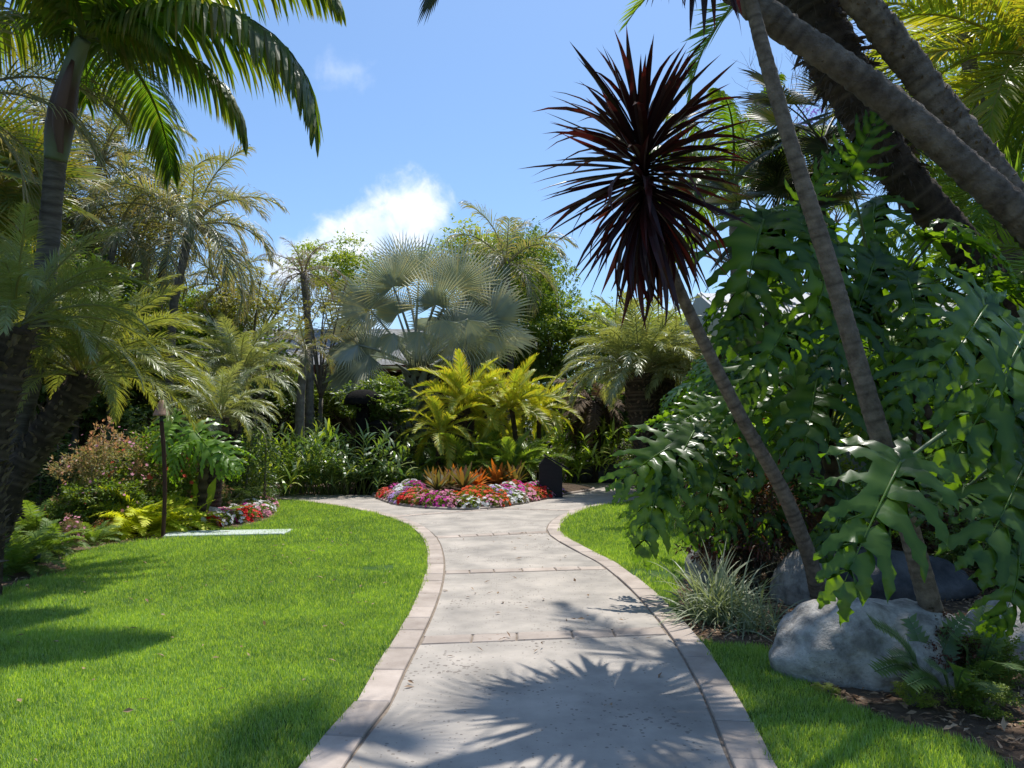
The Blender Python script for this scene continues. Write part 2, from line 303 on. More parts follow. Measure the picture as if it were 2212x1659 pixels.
# ---------------------------------------------------------------- geometry generators
def nv(v):
    l = math.sqrt(v[0] ** 2 + v[1] ** 2 + v[2] ** 2) or 1e-9
    return (v[0] / l, v[1] / l, v[2] / l)
def catmull(pts, per=8):
    pts = [Vector(p) for p in pts]; out = []
    q = [pts[0] * 2 - pts[1]] + pts + [pts[-1] * 2 - pts[-2]]
    for i in range(1, len(q) - 2):
        for k in range(per):
            t = k / per
            out.append(0.5 * ((2 * q[i]) + (q[i + 1] - q[i - 1]) * t + (2 * q[i - 1] - 5 * q[i] + 4 * q[i + 1] - q[i + 2]) * t * t + (-q[i - 1] + 3 * q[i] - 3 * q[i + 1] + q[i + 2]) * t ** 3))
    out.append(pts[-1]); return out
def resample(pts, step):
    out = [pts[0].copy()]; acc = 0.0
    for i in range(1, len(pts)):
        a = pts[i - 1]; bb = pts[i]; d = (bb - a).length
        while d > 1e-9 and acc + d >= step:
            t = (step - acc) / d; a = a.lerp(bb, t); out.append(a.copy()); d = (bb - a).length; acc = 0.0
        acc += d
    if (out[-1] - pts[-1]).length > step * 0.3: out.append(pts[-1].copy())
    return out
def tube(mb, pts, rad, sides=8, tint=None, cap=True, jit=0.0, rg=rnd):
    n = len(pts); pts = [Vector(p) for p in pts]
    t0 = (pts[1] - pts[0]).normalized()
    u = t0.orthogonal().normalized()
    vs = []; ts = []
    for i in range(n):
        t = (pts[min(i + 1, n - 1)] - pts[max(i - 1, 0)]).normalized()
        u = (u - t * u.dot(t)).normalized(); w = t.cross(u)
        r = rad[i] if hasattr(rad, '__len__') else rad
        for k in range(sides):
            a = 2 * math.pi * k / sides
            rr = r * (1 + (rg.uniform(-jit, jit) if jit else 0))
            vs.append(pts[i] + (u * math.cos(a) + w * math.sin(a)) * rr)
            ts.append(0.0 if tint is None else (tint[i] if hasattr(tint, '__len__') else tint))
    fs = []
    for i in range(n - 1):
        for k in range(sides):
            k2 = (k + 1) % sides
            fs.append((i * sides + k, i * sides + k2, (i + 1) * sides + k2, (i + 1) * sides + k))
    if cap:
        fs.append(tuple(range(sides - 1, -1, -1))); fs.append(tuple((n - 1) * sides + k for k in range(sides)))
    mb.add(vs, fs, ts)
def strip(mb, p, d, wdir, length, width, prof, grav=0.0, t0=0.0, t1=0.0, curl=0.0):
    """a narrow leaf: follows direction d, bends down by grav"""
    px, py, pz = p; dx, dy, dz = nv(d); n = len(prof) - 1; st = length / n
    vs = []; ts = []
    for i, w in enumerate(prof):
        k = wdir[0] * dx + wdir[1] * dy + wdir[2] * dz
        wx, wy, wz = nv((wdir[0] - k * dx, wdir[1] - k * dy, wdir[2] - k * dz))
        h = w * width * 0.5; t = t0 + (t1 - t0) * i / n
        if i == n: vs.append((px, py, pz)); ts.append(t)
        else:
            vs.append((px - wx * h, py - wy * h, pz - wz * h)); vs.append((px + wx * h, py + wy * h, pz + wz * h)); ts += [t, t]
            px += dx * st; py += dy * st; pz += dz * st
            dx, dy, dz = nv((dx, dy, dz - grav * (1 + curl * i)))
    fs = [(2 * i, 2 * i + 1, 2 * i + 3, 2 * i + 2) for i in range(n - 1)] + [(2 * n - 2, 2 * n - 1, 2 * n)]
    mb.add(vs, fs, ts)
def frond_mesh(name, mat, Ln, pairs, ll, lw, elev, droop, pet=0.12, a0=75, a1=25, vee=20, grav=0.12, jit=0.12, rr=0.012, seed=1, curve=1.3, tip=0.35, base=0.5, yel=0.25, curl=0.0, clump=0.0, missing=0.0, segs=3):
    rg = random.Random(seed); mb = MB()
    K = 24; pts = [(0, 0, 0)]; tans = []
    x = z = 0.0
    side_w = rg.uniform(-0.12, 0.12)
    for i in range(K + 1):
        s = i / K; a = R(elev) - R(droop) * s ** curve
        t = (math.cos(a), side_w * s, math.sin(a)); tans.append(nv(t))
        if i < K:
            pts.append((pts[-1][0] + t[0] * Ln / K, pts[-1][1] + t[1] * Ln / K, pts[-1][2] + t[2] * Ln / K))
    tube(mb, pts[::2], [rr * (1.6 * (1 - i / 12) ** 0.8 + 0.12) for i in range(13)], 4, tint=0.45)
    prof = {2: [0.7, 1.0, 0], 3: [0.55, 1.0, 0.75, 0], 4: [0.5, 1, 0.9, 0.55, 0]}[segs]
    for j in range(pairs):
        s = pet + (1 - pet) * (j + 0.5) / pairs
        fi = s * K; i0 = min(int(fi), K - 1); f = fi - i0
        p = tuple(pts[i0][k] * (1 - f) + pts[i0 + 1][k] * f for k in range(3))
        T = tans[i0]; q = (s - pet) / (1 - pet)
        U = nv((-T[2], 0, T[0]))
        lf = (base + (1 - base) * min(1, q / 0.3)) * (1 - (1 - tip) * max(0, (q - 0.45) / 0.55) ** 1.6)
        for sd in (-1, 1):
            if missing and rg.random() < missing: continue
            ang = R(a0 + (a1 - a0) * q + rg.uniform(-1, 1) * 40 * jit); v = R(vee + rg.uniform(-1, 1) * 90 * jit + clump * math.sin(j * 2.1) * 30)
            ca, sa, cv, sv = math.cos(ang), math.sin(ang), math.cos(v), math.sin(v)
            d = (ca * T[0] + sa * sv * U[0], ca * T[1] + sa * cv * sd, ca * T[2] + sa * sv * U[2])
            le = ll * lf * rg.uniform(1 - jit, 1 + jit * 0.5)
            ty = yel if rg.random() < 0.12 else 0.0
            W = (T[0] + rg.uniform(-.3, .3), T[1] + rg.uniform(-.3, .3), T[2] + rg.uniform(-.3, .3))
            strip(mb, p, d, W, le, lw, prof, grav * rg.uniform(0.6, 1.4), ty, min(1, ty + yel * rg.uniform(0.5, 2.2)), curl)
    me = mb.mesh(name, mat); return me
ELEVS = (80, 60, 38, 16, -8, -30)
def frond_set(kind, mat, reps=2, **kw):
    out = []
    for e in ELEVS:
        for r in range(reps):
            k2 = dict(kw); dr = k2.pop('droop')
            out.append((e, frond_mesh('frond_' + kind, mat, elev=e, droop=dr * (0.72 if e > 70 else 1.0), seed=hash_s(kind) + e * 7 + r, **k2)))
    return out
def hash_s(s):
    h = 7
    for c in s: h = (h * 31 + ord(c)) % 99991
    return h
FS = {}
FS['king'] = frond_set('king', L['king'], Ln=3.0, pairs=78, ll=0.85, lw=0.046, droop=78, pet=0.10, a0=80, a1=30, vee=-12, grav=0.55, jit=0.10, rr=0.024, yel=0.3, tip=0.35, segs=4)
FS['slender'] = frond_set('slender', L['slender'], Ln=1.9, pairs=42, ll=0.62, lw=0.022, droop=95, pet=0.14, a0=66, a1=22, vee=22, grav=0.24, jit=0.20, rr=0.014, yel=0.5, curl=0.9, missing=0.08, segs=4)
FS['dry'] = frond_set('dry', L['dry'], reps=1, Ln=1.7, pairs=36, ll=0.5, lw=0.016, droop=95, pet=0.12, a0=60, a1=20, vee=20, grav=0.3, jit=0.28, rr=0.013, yel=0.5, curl=0.9, missing=0.2, segs=4)
FS['pygmy'] = frond_set('pygmy', L['pygmy'], Ln=1.5, pairs=84, ll=0.30, lw=0.0105, droop=84, pet=0.14, a0=62, a1=25, vee=14, grav=0.20, jit=0.16, rr=0.010, yel=0.25)
FS['pygmy_grey'] = frond_set('pygmy_grey', L['pygmy_grey'], Ln=1.5, pairs=56, ll=0.34, lw=0.017, droop=84, pet=0.14, a0=60, a1=25, vee=10, grav=0.26, jit=0.16, rr=0.010, yel=0.22)
FS['yellow'] = frond_set('yellow', L['yellow'], Ln=1.3, pairs=54, ll=0.27, lw=0.019, droop=66, pet=0.10, a0=58, a1=28, vee=24, grav=0.06, jit=0.13, rr=0.010, yel=0.45)
FS['feather'] = frond_set('feather', L['feather'], Ln=1.35, pairs=44, ll=0.30, lw=0.024, droop=60, pet=0.10, a0=55, a1=25, vee=18, grav=0.08, jit=0.12, rr=0.010, yel=0.25)
FS['bright'] = frond_set('bright', L['bright'], Ln=2.3, pairs=64, ll=0.62, lw=0.032, droop=75, pet=0.12, a0=66, a1=26, vee=16, grav=0.14, jit=0.18, rr=0.018, yel=0.3)
FS['date'] = frond_set('date', L['feather'], Ln=2.2, pairs=62, ll=0.50, lw=0.024, droop=65, pet=0.10, a0=58, a1=25, vee=22, grav=0.06, jit=0.2, rr=0.016, yel=0.2)
FS['fern_yellow'] = frond_set('fern_yellow', L['fern_yellow'], reps=1, Ln=0.72, pairs=38, ll=0.16, lw=0.017, droop=85, pet=0.12, a0=75, a1=45, vee=5, grav=0.08, jit=0.12, rr=0.004, yel=0.3, base=0.6, tip=0.15)
FS['fern_green'] = frond_set('fern_green', L['fern_green'], reps=1, Ln=0.72, pairs=36, ll=0.15, lw=0.017, droop=80, pet=0.12, a0=75, a1=45, vee=5, grav=0.1, jit=0.12, rr=0.004, yel=0.2, base=0.6, tip=0.15)
FS['treefern'] = frond_set('treefern', L['deadfrond'], reps=1, Ln=1.6, pairs=40, ll=0.34, lw=0.05, droop=90, pet=0.12, a0=75, a1=45, vee=-5, grav=0.2, jit=0.2, rr=0.012, yel=0.4, base=0.6, tip=0.15)

def fan_mesh(name, mat, Rr=0.9, seg=44, span=250, pet=1.0, fused=0.5, grav=0.1, elev=40, seed=1, fold=0.35, cup=20, petr=0.02, petmat=None, yel=0.3, pdroop=25):
    """petiole + pleated palmate blade; bends with gravity at its free tips"""
    rg = random.Random(seed); mb = MB()
    pts = [Vector((0, 0, 0))]; K = 8
    for i in range(K):
        a = R(elev) - R(pdroop) * (i / K)
        pts.append(pts[-1] + Vector((math.cos(a), 0, math.sin(a))) * pet / K)
    tube(mb, pts, [petr * (1.3 - 0.6 * i / K) for i in range(K + 1)], 5, tint=0.3)
    a = R(elev - pdroop * 1.3)
    T = Vector((math.cos(a), 0, math.sin(a))); S = Vector((0, 1, 0)); U = S.cross(T) * -1
    U = Vector((-T.z, 0, T.x))
    o = pts[-1]
    for j in range(seg):
        m = (j + 0.5) / seg - 0.5; th = R(span) * m; dth = R(span) / seg
        Rj = Rr * (1 - 0.25 * abs(m * 2) ** 2) * rg.uniform(0.9, 1.05)
        def dirn(t, w=0.0):
            c = R(cup) * (1 - 0.3 * math.cos(t))
            v = (T * math.cos(t) + S * math.sin(t)) * math.cos(c) + U * math.sin(c) * (0.6)
            return v.normalized()
        d0 = dirn(th); dl = dirn(th - dth / 2); dr = dirn(th + dth / 2)
        fz = U * (fold * dth * 0.5)
        ty = rg.random() ** 2 * yel * 1.3
        rf = fused * Rj * rg.uniform(0.92, 1.08)
        vs = [o, o + dl * rf - fz * rf, o + d0 * rf + fz * rf, o + dr * rf - fz * rf]
        hw = (dr - dl).length * 0.5 * rf
        wv = (dr - dl).normalized(); fu = U * (fold * dth * 0.5)
        p = o + d0 * rf; d = d0.copy(); st = (Rj - rf) / 4
        tt = [ty, ty, ty, ty]
        g = grav * rg.uniform(0.4, 1.8)
        for i, w in enumerate((0.95, 0.72, 0.42)):
            p = p + d * st; d = (d + Vector((0, 0, -g * (1 + i)))).normalized()
            vs += [p - wv * hw * w * 1.1 - fu * rf * w, p + fu * rf * w, p + wv * hw * w * 1.1 - fu * rf * w]
            q = ty + yel * (i + 1) / 4 * rg.uniform(0, 1.3); tt += [q, q, q]
        p = p + d * st; vs.append(p); tt.append(min(1, ty + yel * 1.5))
        fs = [(0, 1, 2), (0, 2, 3)]
        for i in range(3):
            k = 1 + 3 * i; fs += [(k, k + 3, k + 4, k + 1), (k + 1, k + 4, k + 5, k + 2)]
        k = 10; fs += [(k, 13, k + 1), (k + 1, 13, k + 2)]
        mb.add(vs, fs, tt)
    return mb.mesh(name, mat)
def fan_set(kind, mat, elevs, **kw):
    return [(e, fan_mesh('fan_' + kind, mat, elev=e, seed=hash_s(kind) + e + r * 31, **kw)) for e in elevs for r in range(2)]
FS['silver'] = fan_set('silver', L['silver'], (82, 62, 42, 24, 4), Rr=1.6, seg=52, span=275, pet=1.5, fused=0.42, grav=0.10, cup=22, petr=0.045, yel=0.35, fold=1.7)
FS['silver_old'] = fan_set('silver_old', L['silver'], (22, 0, -20), Rr=1.35, seg=50, span=200, pet=1.3, fused=0.35, grav=0.75, cup=-30, petr=0.04, yel=0.5, fold=0.9, pdroop=50)
FS['fan_green'] = fan_set('fan_green', L['fan_green'], (80, 55, 30, 5, -20), Rr=0.95, seg=40, span=270, pet=0.7, fused=0.35, grav=0.05, cup=12, petr=0.014, yel=0.2, fold=0.8)
FS['fan_dark'] = fan_set('fan_dark', L['fan_dark'], (80, 55, 30, 5, -25), Rr=0.85, seg=34, span=290, pet=0.95, fused=0.3, grav=0.06, cup=8, petr=0.014, yel=0.2, fold=0.8)

def fan_blade(name, mat, Rr=1.5, seg=50, span=230, fused=.45, grav=.05, cup=15, seed=1, yel=.3, fold=2.2):
    return fan_mesh(name, mat, Rr=Rr, seg=seg, span=span, pet=.02, fused=fused, grav=grav, elev=0, seed=seed, fold=fold, cup=cup, petr=.03, yel=yel * 2.2, pdroop=0)
def put(name, mesh, parent, loc, az=0.0, tiltx=0.0, tilty=0.0, scale=1.0, **kw):
    m = Matrix.Translation(loc) @ Matrix.Rotation(az, 4, 'Z') @ Matrix.Rotation(tilty, 4, 'Y') @ Matrix.Rotation(tiltx, 4, 'X') @ Matrix.Scale(scale, 4)
    return part(name, mesh, parent, m, **kw)
def crown(parent, top, kind, count, scale=1.0, el_lo=-30, el_hi=85, rg=None, name='frond', spread=0.06, az_bias=None, power=1.0, rise=0.0, axis=None, roll=0.0):
    """count fronds round the growing point, old ones low, young ones upright"""
    rg = rg or rnd; fs = FS[kind]; a0 = rg.uniform(0, 6.28)
    for i in range(count):
        t = (i + 0.5) / count
        e = el_lo + (el_hi - el_lo) * t ** power
        best = sorted(fs, key=lambda q: abs(q[0] - e) + rg.uniform(0, 8))[0]
        a = a0 + i * 2.39996 + rg.uniform(-.25, .25)
        if az_bias is not None and rg.random() < 0.6: a = az_bias + rg.uniform(-1.6, 1.6)
        off = Vector((math.cos(a) * spread, math.sin(a) * spread, rise * t))
        m = Matrix.Translation(Vector(top) + off)
        if axis is not None: m = m @ Vector((0, 0, 1)).rotation_difference(Vector(axis)).to_matrix().to_4x4()
        m = m @ Matrix.Rotation(a, 4, 'Z') @ Matrix.Rotation(-R(e - best[0]) * 0.8, 4, 'Y') @ Matrix.Rotation(rg.uniform(-.35, .35) + roll * math.cos(a), 4, 'X') @ Matrix.Scale(scale * rg.uniform(0.85, 1.08), 4)
        part(name, best[1], parent, m)
def trunk_ringed(pts, r0, r1, step=0.035, ring=0.12, amp=0.08, sides=16, seed=1, jit=0.035, bulge=0.0, rf=None):
    rg = random.Random(seed); c = resample(catmull(pts, 10), step); n = len(c); rad = []; tn = []; amp *= 0.55
    s = 0.0; nxt = ring
    for i in range(n):
        t = i / max(1, n - 1); s += step; r = r0 + (r1 - r0) * t
        if rf: r = rf(t)
        k = 0.0
        if s >= nxt: k = 1.0; nxt = s + ring * rg.uniform(0.6, 1.4)
        rad.append(r * (1 + amp * k * rg.uniform(.3, 1.3) + rg.uniform(-.02, .02) + .025 * math.sin(s * 5 + seed)) * (1 + bulge * max(0, 1 - t * 8) ** 2)); tn.append(k * rg.uniform(0.0, 0.7))
    mb = MB(); tube(mb, c, rad, sides, tint=tn, jit=jit, rg=rg)
    return mb, c, rad
def stubs(mb, c, rad, every=0.045, size=0.05, out=0.5, seed=1, t_from=0.0, up=0.8, width=0.6):
    """old leaf bases set in spirals round a palm trunk"""
    rg = random.Random(seed); total = sum((c[i + 1] - c[i]).length for i in range(len(c) - 1)); k = 0; s = total * t_from; per = 7
    seglen = total / (len(c) - 1)
    while s < total:
        i = min(len(c) - 2, int(s / seglen)); p = c[i]; t = (c[i + 1] - c[i]).normalized(); u = t.orthogonal().normalized(); w = t.cross(u)
        for q in range(per):
            a = k * 0.45 + q * 2 * math.pi / per + rg.uniform(-.3, .3)
            d = u * math.cos(a) + w * math.sin(a); sd = t.cross(d); b = p + d * rad[i] * 0.85 + t * rg.uniform(-.01, .01)
            sz = size * rg.uniform(0.5, 1.7); tip = (d * out * rg.uniform(.6, 1.9) + t * up * rg.uniform(.2, 1.3) + sd * rg.uniform(-.3, .3)).normalized()
            h = sz * width * 0.5
            v = [b - sd * h, b + sd * h, b + t * h * 0.9 + d * 0.0, b - t * h * 0.3 + d * h * 0.6]
            e = b + tip * sz
            v += [e - sd * h * 0.55, e + sd * h * 0.55, e - d * h * 0.3]
            mb.add(v, [(0, 3, 6, 4), (3, 1, 5, 6), (1, 2, 5), (2, 0, 4), (4, 6, 5), (2, 4, 5)], rg.uniform(0, 0.5) + (0.5 if rg.random() < .3 else 0))
        s += every; k += 1

def leaf_cloud(name, mat, pts, dirs, nrm, ln, wd, tint, kmax=None):
    """many small folded leaves in one mesh (numpy arrays)"""
    v, f, t = leaf_arrays(pts, dirs, nrm, ln, wd, tint); return mk(name, v, f, t, mat)
def leaf_arrays(pts, dirs, nrm, ln, wd, tint):
    d = dirs / np.linalg.norm(dirs, axis=1, keepdims=True)
    s = np.cross(d, nrm); s /= np.linalg.norm(s, axis=1, keepdims=True) + 1e-9
    u = np.cross(s, d); ln = ln[:, None]; wd = wd[:, None]
    a = pts; b_ = pts + d * ln * 0.45 + s * wd * 0.5 + u * wd * 0.12; c_ = pts + d * ln - u * ln * 0.1; e = pts + d * ln * 0.45 - s * wd * 0.5 + u * wd * 0.12
    v = np.stack([a, b_, c_, e], axis=1).reshape(-1, 3)
    k = np.arange(len(pts))[:, None] * 4
    f = np.concatenate([k + np.array([[0, 1, 2]]), k + np.array([[0, 2, 3]])], axis=1).reshape(-1, 3)
    return v, f, np.repeat(tint, 4)
def rdir(n, rs): 
    v = rs.normal(size=(n, 3)); return v / np.linalg.norm(v, axis=1, keepdims=True)
def clump_crown(name, mat, rx, ry, rz, nclump, per, cs, leaf, lw, seed, droop=0.5, shell=0.5, compound=5, flat=0.0):
    """crown mesh centred on 0: clumps of leaves spread through an uneven ellipsoid"""
    rs = np.random.RandomState(seed)
    c = rdir(nclump, rs) * (shell + (1 - shell) * rs.rand(nclump, 1)) ** 0.7
    lump = 1 + 0.28 * np.sin(c[:, 0:1] * 5 + seed) * np.cos(c[:, 1:2] * 4 + seed * 2) + rs.uniform(-.15, .2, (nclump, 1))
    c = c * lump * np.array([rx, ry, rz])
    nsub = per // compound
    cc = np.repeat(c, nsub, axis=0) + rs.normal(size=(nclump * nsub, 3)) * cs * np.array([1, 1, 0.6])
    out = cc - np.repeat(c, nsub, axis=0) + np.repeat(c, nsub, axis=0) * 0.3
    base = np.repeat(cc, compound, axis=0)
    n = len(base); od = np.repeat(out / (np.linalg.norm(out, axis=1, keepdims=True) + 1e-6), compound, axis=0)
    d = od * 0.7 + rdir(n, rs) * 0.9; d[:, 2] -= droop
    nm = rdir(n, rs) * 0.5; nm[:, 2] += 1.0
    base = base + d * leaf * 0.2
    th = np.repeat(np.repeat(rs.rand(nclump), nsub), compound) * 0.5 + rs.rand(n) * 0.5
    return leaf_cloud(name, mat, base, d, nm, leaf * rs.uniform(0.6, 1.2, n), lw * rs.uniform(0.7, 1.2, n), th ** 2)
CR = {}
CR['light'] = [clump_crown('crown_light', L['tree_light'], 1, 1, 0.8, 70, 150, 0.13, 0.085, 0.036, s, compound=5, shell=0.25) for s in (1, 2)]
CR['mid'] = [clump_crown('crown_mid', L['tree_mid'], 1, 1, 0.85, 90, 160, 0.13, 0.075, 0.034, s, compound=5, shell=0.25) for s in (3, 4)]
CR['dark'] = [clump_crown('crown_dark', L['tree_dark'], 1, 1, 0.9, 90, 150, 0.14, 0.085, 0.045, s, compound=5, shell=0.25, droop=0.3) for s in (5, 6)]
CR['olive'] = [clump_crown('crown_olive', L['tree_olive'], 1, 1, 0.6, 55, 90, 0.12, 0.06, 0.022, s, compound=5, shell=0.1) for s in (7, 8)]
CR['pink'] = [clump_crown('crown_pink', L['pink_leaf'], 1, 1, 0.85, 60, 100, 0.14, 0.10, 0.04, s, shell=0.3, droop=-0.2) for s in (9,)]
CR['shrub'] = [clump_crown('crown_shrub', L['tree_mid'], 1, 1, 0.85, 60, 110, 0.14, 0.13, 0.05, s, shell=0.35, droop=0.0) for s in (10, 12)]
CR['nandina'] = [clump_crown('crown_nandina', L['nandina'], 1, 1, 1.0, 70, 130, 0.13, 0.11, 0.042, s, shell=0.25, droop=0.1) for s in (13,)]
CR['asparagus'] = [clump_crown('crown_asparagus', L['tree_dark'], 1, 1, 0.7, 110, 130, 0.09, 0.09, 0.014, s, shell=0.5, droop=-0.2) for s in (14,)]
CR['bigleaf'] = [clump_crown('crown_bigleaf', L['tree_dark'], 1, 1, 0.85, 60, 60, 0.16, 0.20, 0.09, s, shell=0.3, droop=0.2) for s in (15,)]

def branches(mb, base, top, rx, rz, n, r0, seed, spread=0.9, twigs=3, wig=0.25):
    rg = random.Random(seed); base = Vector(base); top = Vector(top)
    fork = base.lerp(top, 0.45)
    tube(mb, catmull([base, base.lerp(fork, 0.5) + Vector((rg.uniform(-.1, .1), rg.uniform(-.1, .1), 0)), fork], 4), [r0 * (1.2 - 0.4 * i / 8) for i in range(9)], 8)
    for i in range(n):
        a = i * 2.4 + rg.uniform(-.3, .3); e = rg.uniform(0.1, 1.0)
        tip = top + Vector((math.cos(a) * rx * spread * math.sqrt(1 - e * e * 0.7), math.sin(a) * rx * spread * math.sqrt(1 - e * e * 0.7), rz * (e - 0.35)))
        mid = fork.lerp(tip, 0.5) + Vector((rg.uniform(-1, 1), rg.uniform(-1, 1), rg.uniform(-.3, 1))) * rx * wig
        c = catmull([fork, mid, tip], 5)
        tube(mb, c, [r0 * (0.6 - 0.5 * j / (len(c) - 1)) for j in range(len(c))], 5)
        for k in range(twigs):
            q = c[rg.randrange(3, len(c) - 1)]; e2 = q + Vector((rg.uniform(-1, 1), rg.uniform(-1, 1), rg.uniform(-.2, 1))) * rx * 0.45
            c2 = catmull([q, q.lerp(e2, .5) + Vector((rg.uniform(-1, 1), rg.uniform(-1, 1), rg.uniform(-1, 1))) * rx * 0.08, e2], 3)
            tube(mb, c2, [r0 * (0.2 - 0.15 * j / (len(c2) - 1)) for j in range(len(c2))], 3)
def broadleaf(name, label, cat, base, center, rx, rz, kind, seed, r0=0.08, nb=9, group=None, tint=None):
    t = thing(name, label, cat, base, group); b = Vector(base); c = Vector(center) - b
    mb = MB(); branches(mb, (0, 0, 0), c, rx, rz, nb, r0, seed); part('trunk', mb.mesh('tree_trunk', MT['bark_tree'], True), t)
    me = CR[kind][seed % len(CR[kind])]
    part('crown', me, t, Matrix.Translation(c) @ Matrix.Rotation(seed * 1.3, 4, 'Z') @ Matrix.Diagonal((rx, rx, rz, 1)))
    return t
def shrub(name, label, cat, base, rx, rz, kind, seed, group=None, fl=None, nfl=0, fsize=0.05):
    """low bush standing on the ground: stems and a leafy crown, perhaps flowers"""
    t = thing(name, label, cat, base, group); rg = random.Random(seed)
    mb = MB()
    for i in range(7):
        a = i * 0.9; tip = Vector((math.cos(a) * rx * 0.6, math.sin(a) * rx * 0.6, rz * 1.3))
        tube(mb, [(0, 0, 0), tip * 0.5 + Vector((0, 0, rz * 0.2)), tip], [0.016, 0.011, 0.004], 4)
    part('stem', mb.mesh('shrub_stems', MT['bark_tree']), t)
    part('crown', CR[kind][seed % len(CR[kind])], t, Matrix.Translation((0, 0, rz * 0.95)) @ Matrix.Rotation(seed * 1.7, 4, 'Z') @ Matrix.Diagonal((rx, rx, rz, 1)))
    if fl:
        part('flower', flowers_mesh(nfl, rx, rx, rz, rz * 0.95, fl, fsize, seed), t, kind='stuff')
    return t
def flowers_mesh(n, rx, ry, rz, z0, col, size, seed, top=False):
    rs = np.random.RandomState(seed); d = rdir(n, rs); d[:, 2] = np.abs(d[:, 2]) if top else d[:, 2]
    mb = MB(); rg = random.Random(seed)
    for i in range(n):
        p = Vector((d[i, 0] * rx, d[i, 1] * ry, z0 + d[i, 2] * rz)) * 1.0
        nn = (Vector(d[i]) + Vector((0, -0.35, 0.7)) + Vector((rg.uniform(-.4, .4),) * 3)).normalized(); u = nn.orthogonal().normalized(); w = nn.cross(u)
        s = size * rg.uniform(0.7, 1.2); vs = [p + nn * 0.004]
        for k in range(10):
            a = k * math.pi / 5; r = s * (0.5 if k % 2 == 0 else 0.36); vs.append(p + (u * math.cos(a) + w * math.sin(a)) * r + nn * s * 0.12 * (1 if k % 2 else 0.3))
        mb.add(vs, [(0, k + 1, (k + 1) % 10 + 1) for k in range(10)], 0.0)
    return mb.mesh('flowers', FL[col])

def lobed_leaf(name, mat, Ln=0.8, seed=1, droop=0.5, nl=7, ruffle=0.030, fold=0.10, wide=1.0):
    """deeply cut blade: midrib along +X from its petiole at 0, upper side +Z; lobes joined by a web near the midrib"""
    rg = random.Random(seed); mb = MB()
    K = 16; mid = []; a = 0.25; x = z = 0.0
    for i in range(K + 1):
        mid.append(Vector((x, 0, z))); x += math.cos(a) * Ln / K; z += math.sin(a) * Ln / K; a -= droop / K * (0.6 + 1.2 * i / K)
    tube(mb, [m + Vector((0, 0, 0.003)) for m in mid[::2]], [0.008 * (1 - 0.9 * i / 8) * Ln / .8 for i in range(9)], 5, tint=0.9)
    n = 10; WEB = 3
    for sd in (-1, 1):
        rows = []
        NL = nl + 2
        for j in range(NL):
            if j < 2: s = (0.0, 0.03)[j]; ang = R((165, 128)[j]); ll = Ln * (0.36, 0.50)[j] * wide
            else:
                q = (j - 2) / (nl - 1); s = 0.06 + 0.86 * q; ang = R(98 - 66 * q); ll = Ln * wide * (0.60 - 0.04 * q - 0.30 * q * q)
            ll *= rg.uniform(0.72, 1.12); ang += R(rg.uniform(-7, 7))
            fi = s * K; i0 = min(int(fi), K - 1); p = mid[i0].lerp(mid[i0 + 1], fi - i0).copy(); T = (mid[min(i0 + 1, K)] - mid[i0]).normalized()
            up = Vector((-T.z, 0, T.x)).normalized()
            d = (T * math.cos(ang) + Vector((0, sd, 0)) * math.sin(ang) + up * 0.20).normalized()
            g = droop * 0.045 + 0.02; st = ll / n; ph = rg.uniform(0, 6); gap = Ln * 0.86 / (nl - 1) * 0.5
            tw = rg.uniform(-.35, .35); row = []
            wa = [0.85, 0.92, 0.88, 0.66, 0.42, 0.34, 0.60, 0.36, 0.42, 0.16, 0.0]; wb_ = [0.85, 0.92, 0.88, 0.70, 0.38, 0.58, 0.34, 0.44, 0.22, 0.16, 0.0]
            if rg.random() < .5: wa, wb_ = wb_, wa
            for i in range(n + 1):
                u2 = Matrix.Rotation(tw * i / n, 3, d) @ up; wv = u2.cross(d).normalized()
                w1 = wa[i] * gap * rg.uniform(.9, 1.15); w2 = wb_[i] * gap * rg.uniform(.9, 1.15); rf = ruffle * Ln * math.sin(i * 1.9 + ph) * (i / n)
                fw = d * st * (.5 if i > WEB else 0)
                row.append((p - wv * w1 - u2 * (fold * w1) + u2 * rf + fw * (w1 / gap), p.copy(), p + wv * w2 - u2 * (fold * w2) - u2 * rf + fw * (w2 / gap)))
                p = p + d * st; d = (d + Vector((0, 0, -g * (1 + 0.22 * i)))).normalized(); d = (d + T * 0.11).normalized(); up = (up - d * up.dot(d)).normalized()
            rows.append(row)
        vs = []; ts = []; fs = []
        for j, row in enumerate(rows):
            for i, (a_, c_, b_) in enumerate(row):
                if i < WEB:                       # edges meet the neighbour's edges: one web
                    if j + 1 < NL and sd > 0 or (sd < 0 and j > 0): pass
                vs += [a_, c_, b_]; ts += [0.0, 0.45 - 0.35 * i / n, 0.0]
        W = 3 * (n + 1)
        def idx(j, i, k): return j * W + 3 * i + k
        for j in range(NL):
            for i in range(n):
                fs += [(idx(j, i, 0), idx(j, i + 1, 0), idx(j, i + 1, 1), idx(j, i, 1)), (idx(j, i, 1), idx(j, i + 1, 1), idx(j, i + 1, 2), idx(j, i, 2))]
            if j + 1 < NL:
                # which edge looks at the next lobe
                c0 = rows[j][2][1]; nx_ = rows[j + 1][2][1]
                ka = 0 if (rows[j][2][0] - nx_).length < (rows[j][2][2] - nx_).length else 2
                kb = 0 if (rows[j + 1][2][0] - c0).length < (rows[j + 1][2][2] - c0).length else 2
                for i in range(WEB): fs.append((idx(j, i, ka), idx(j, i + 1, ka), idx(j + 1, i + 1, kb), idx(j + 1, i, kb)))
        mb.add(vs, fs, ts)
    return mb.mesh(name, mat, True)
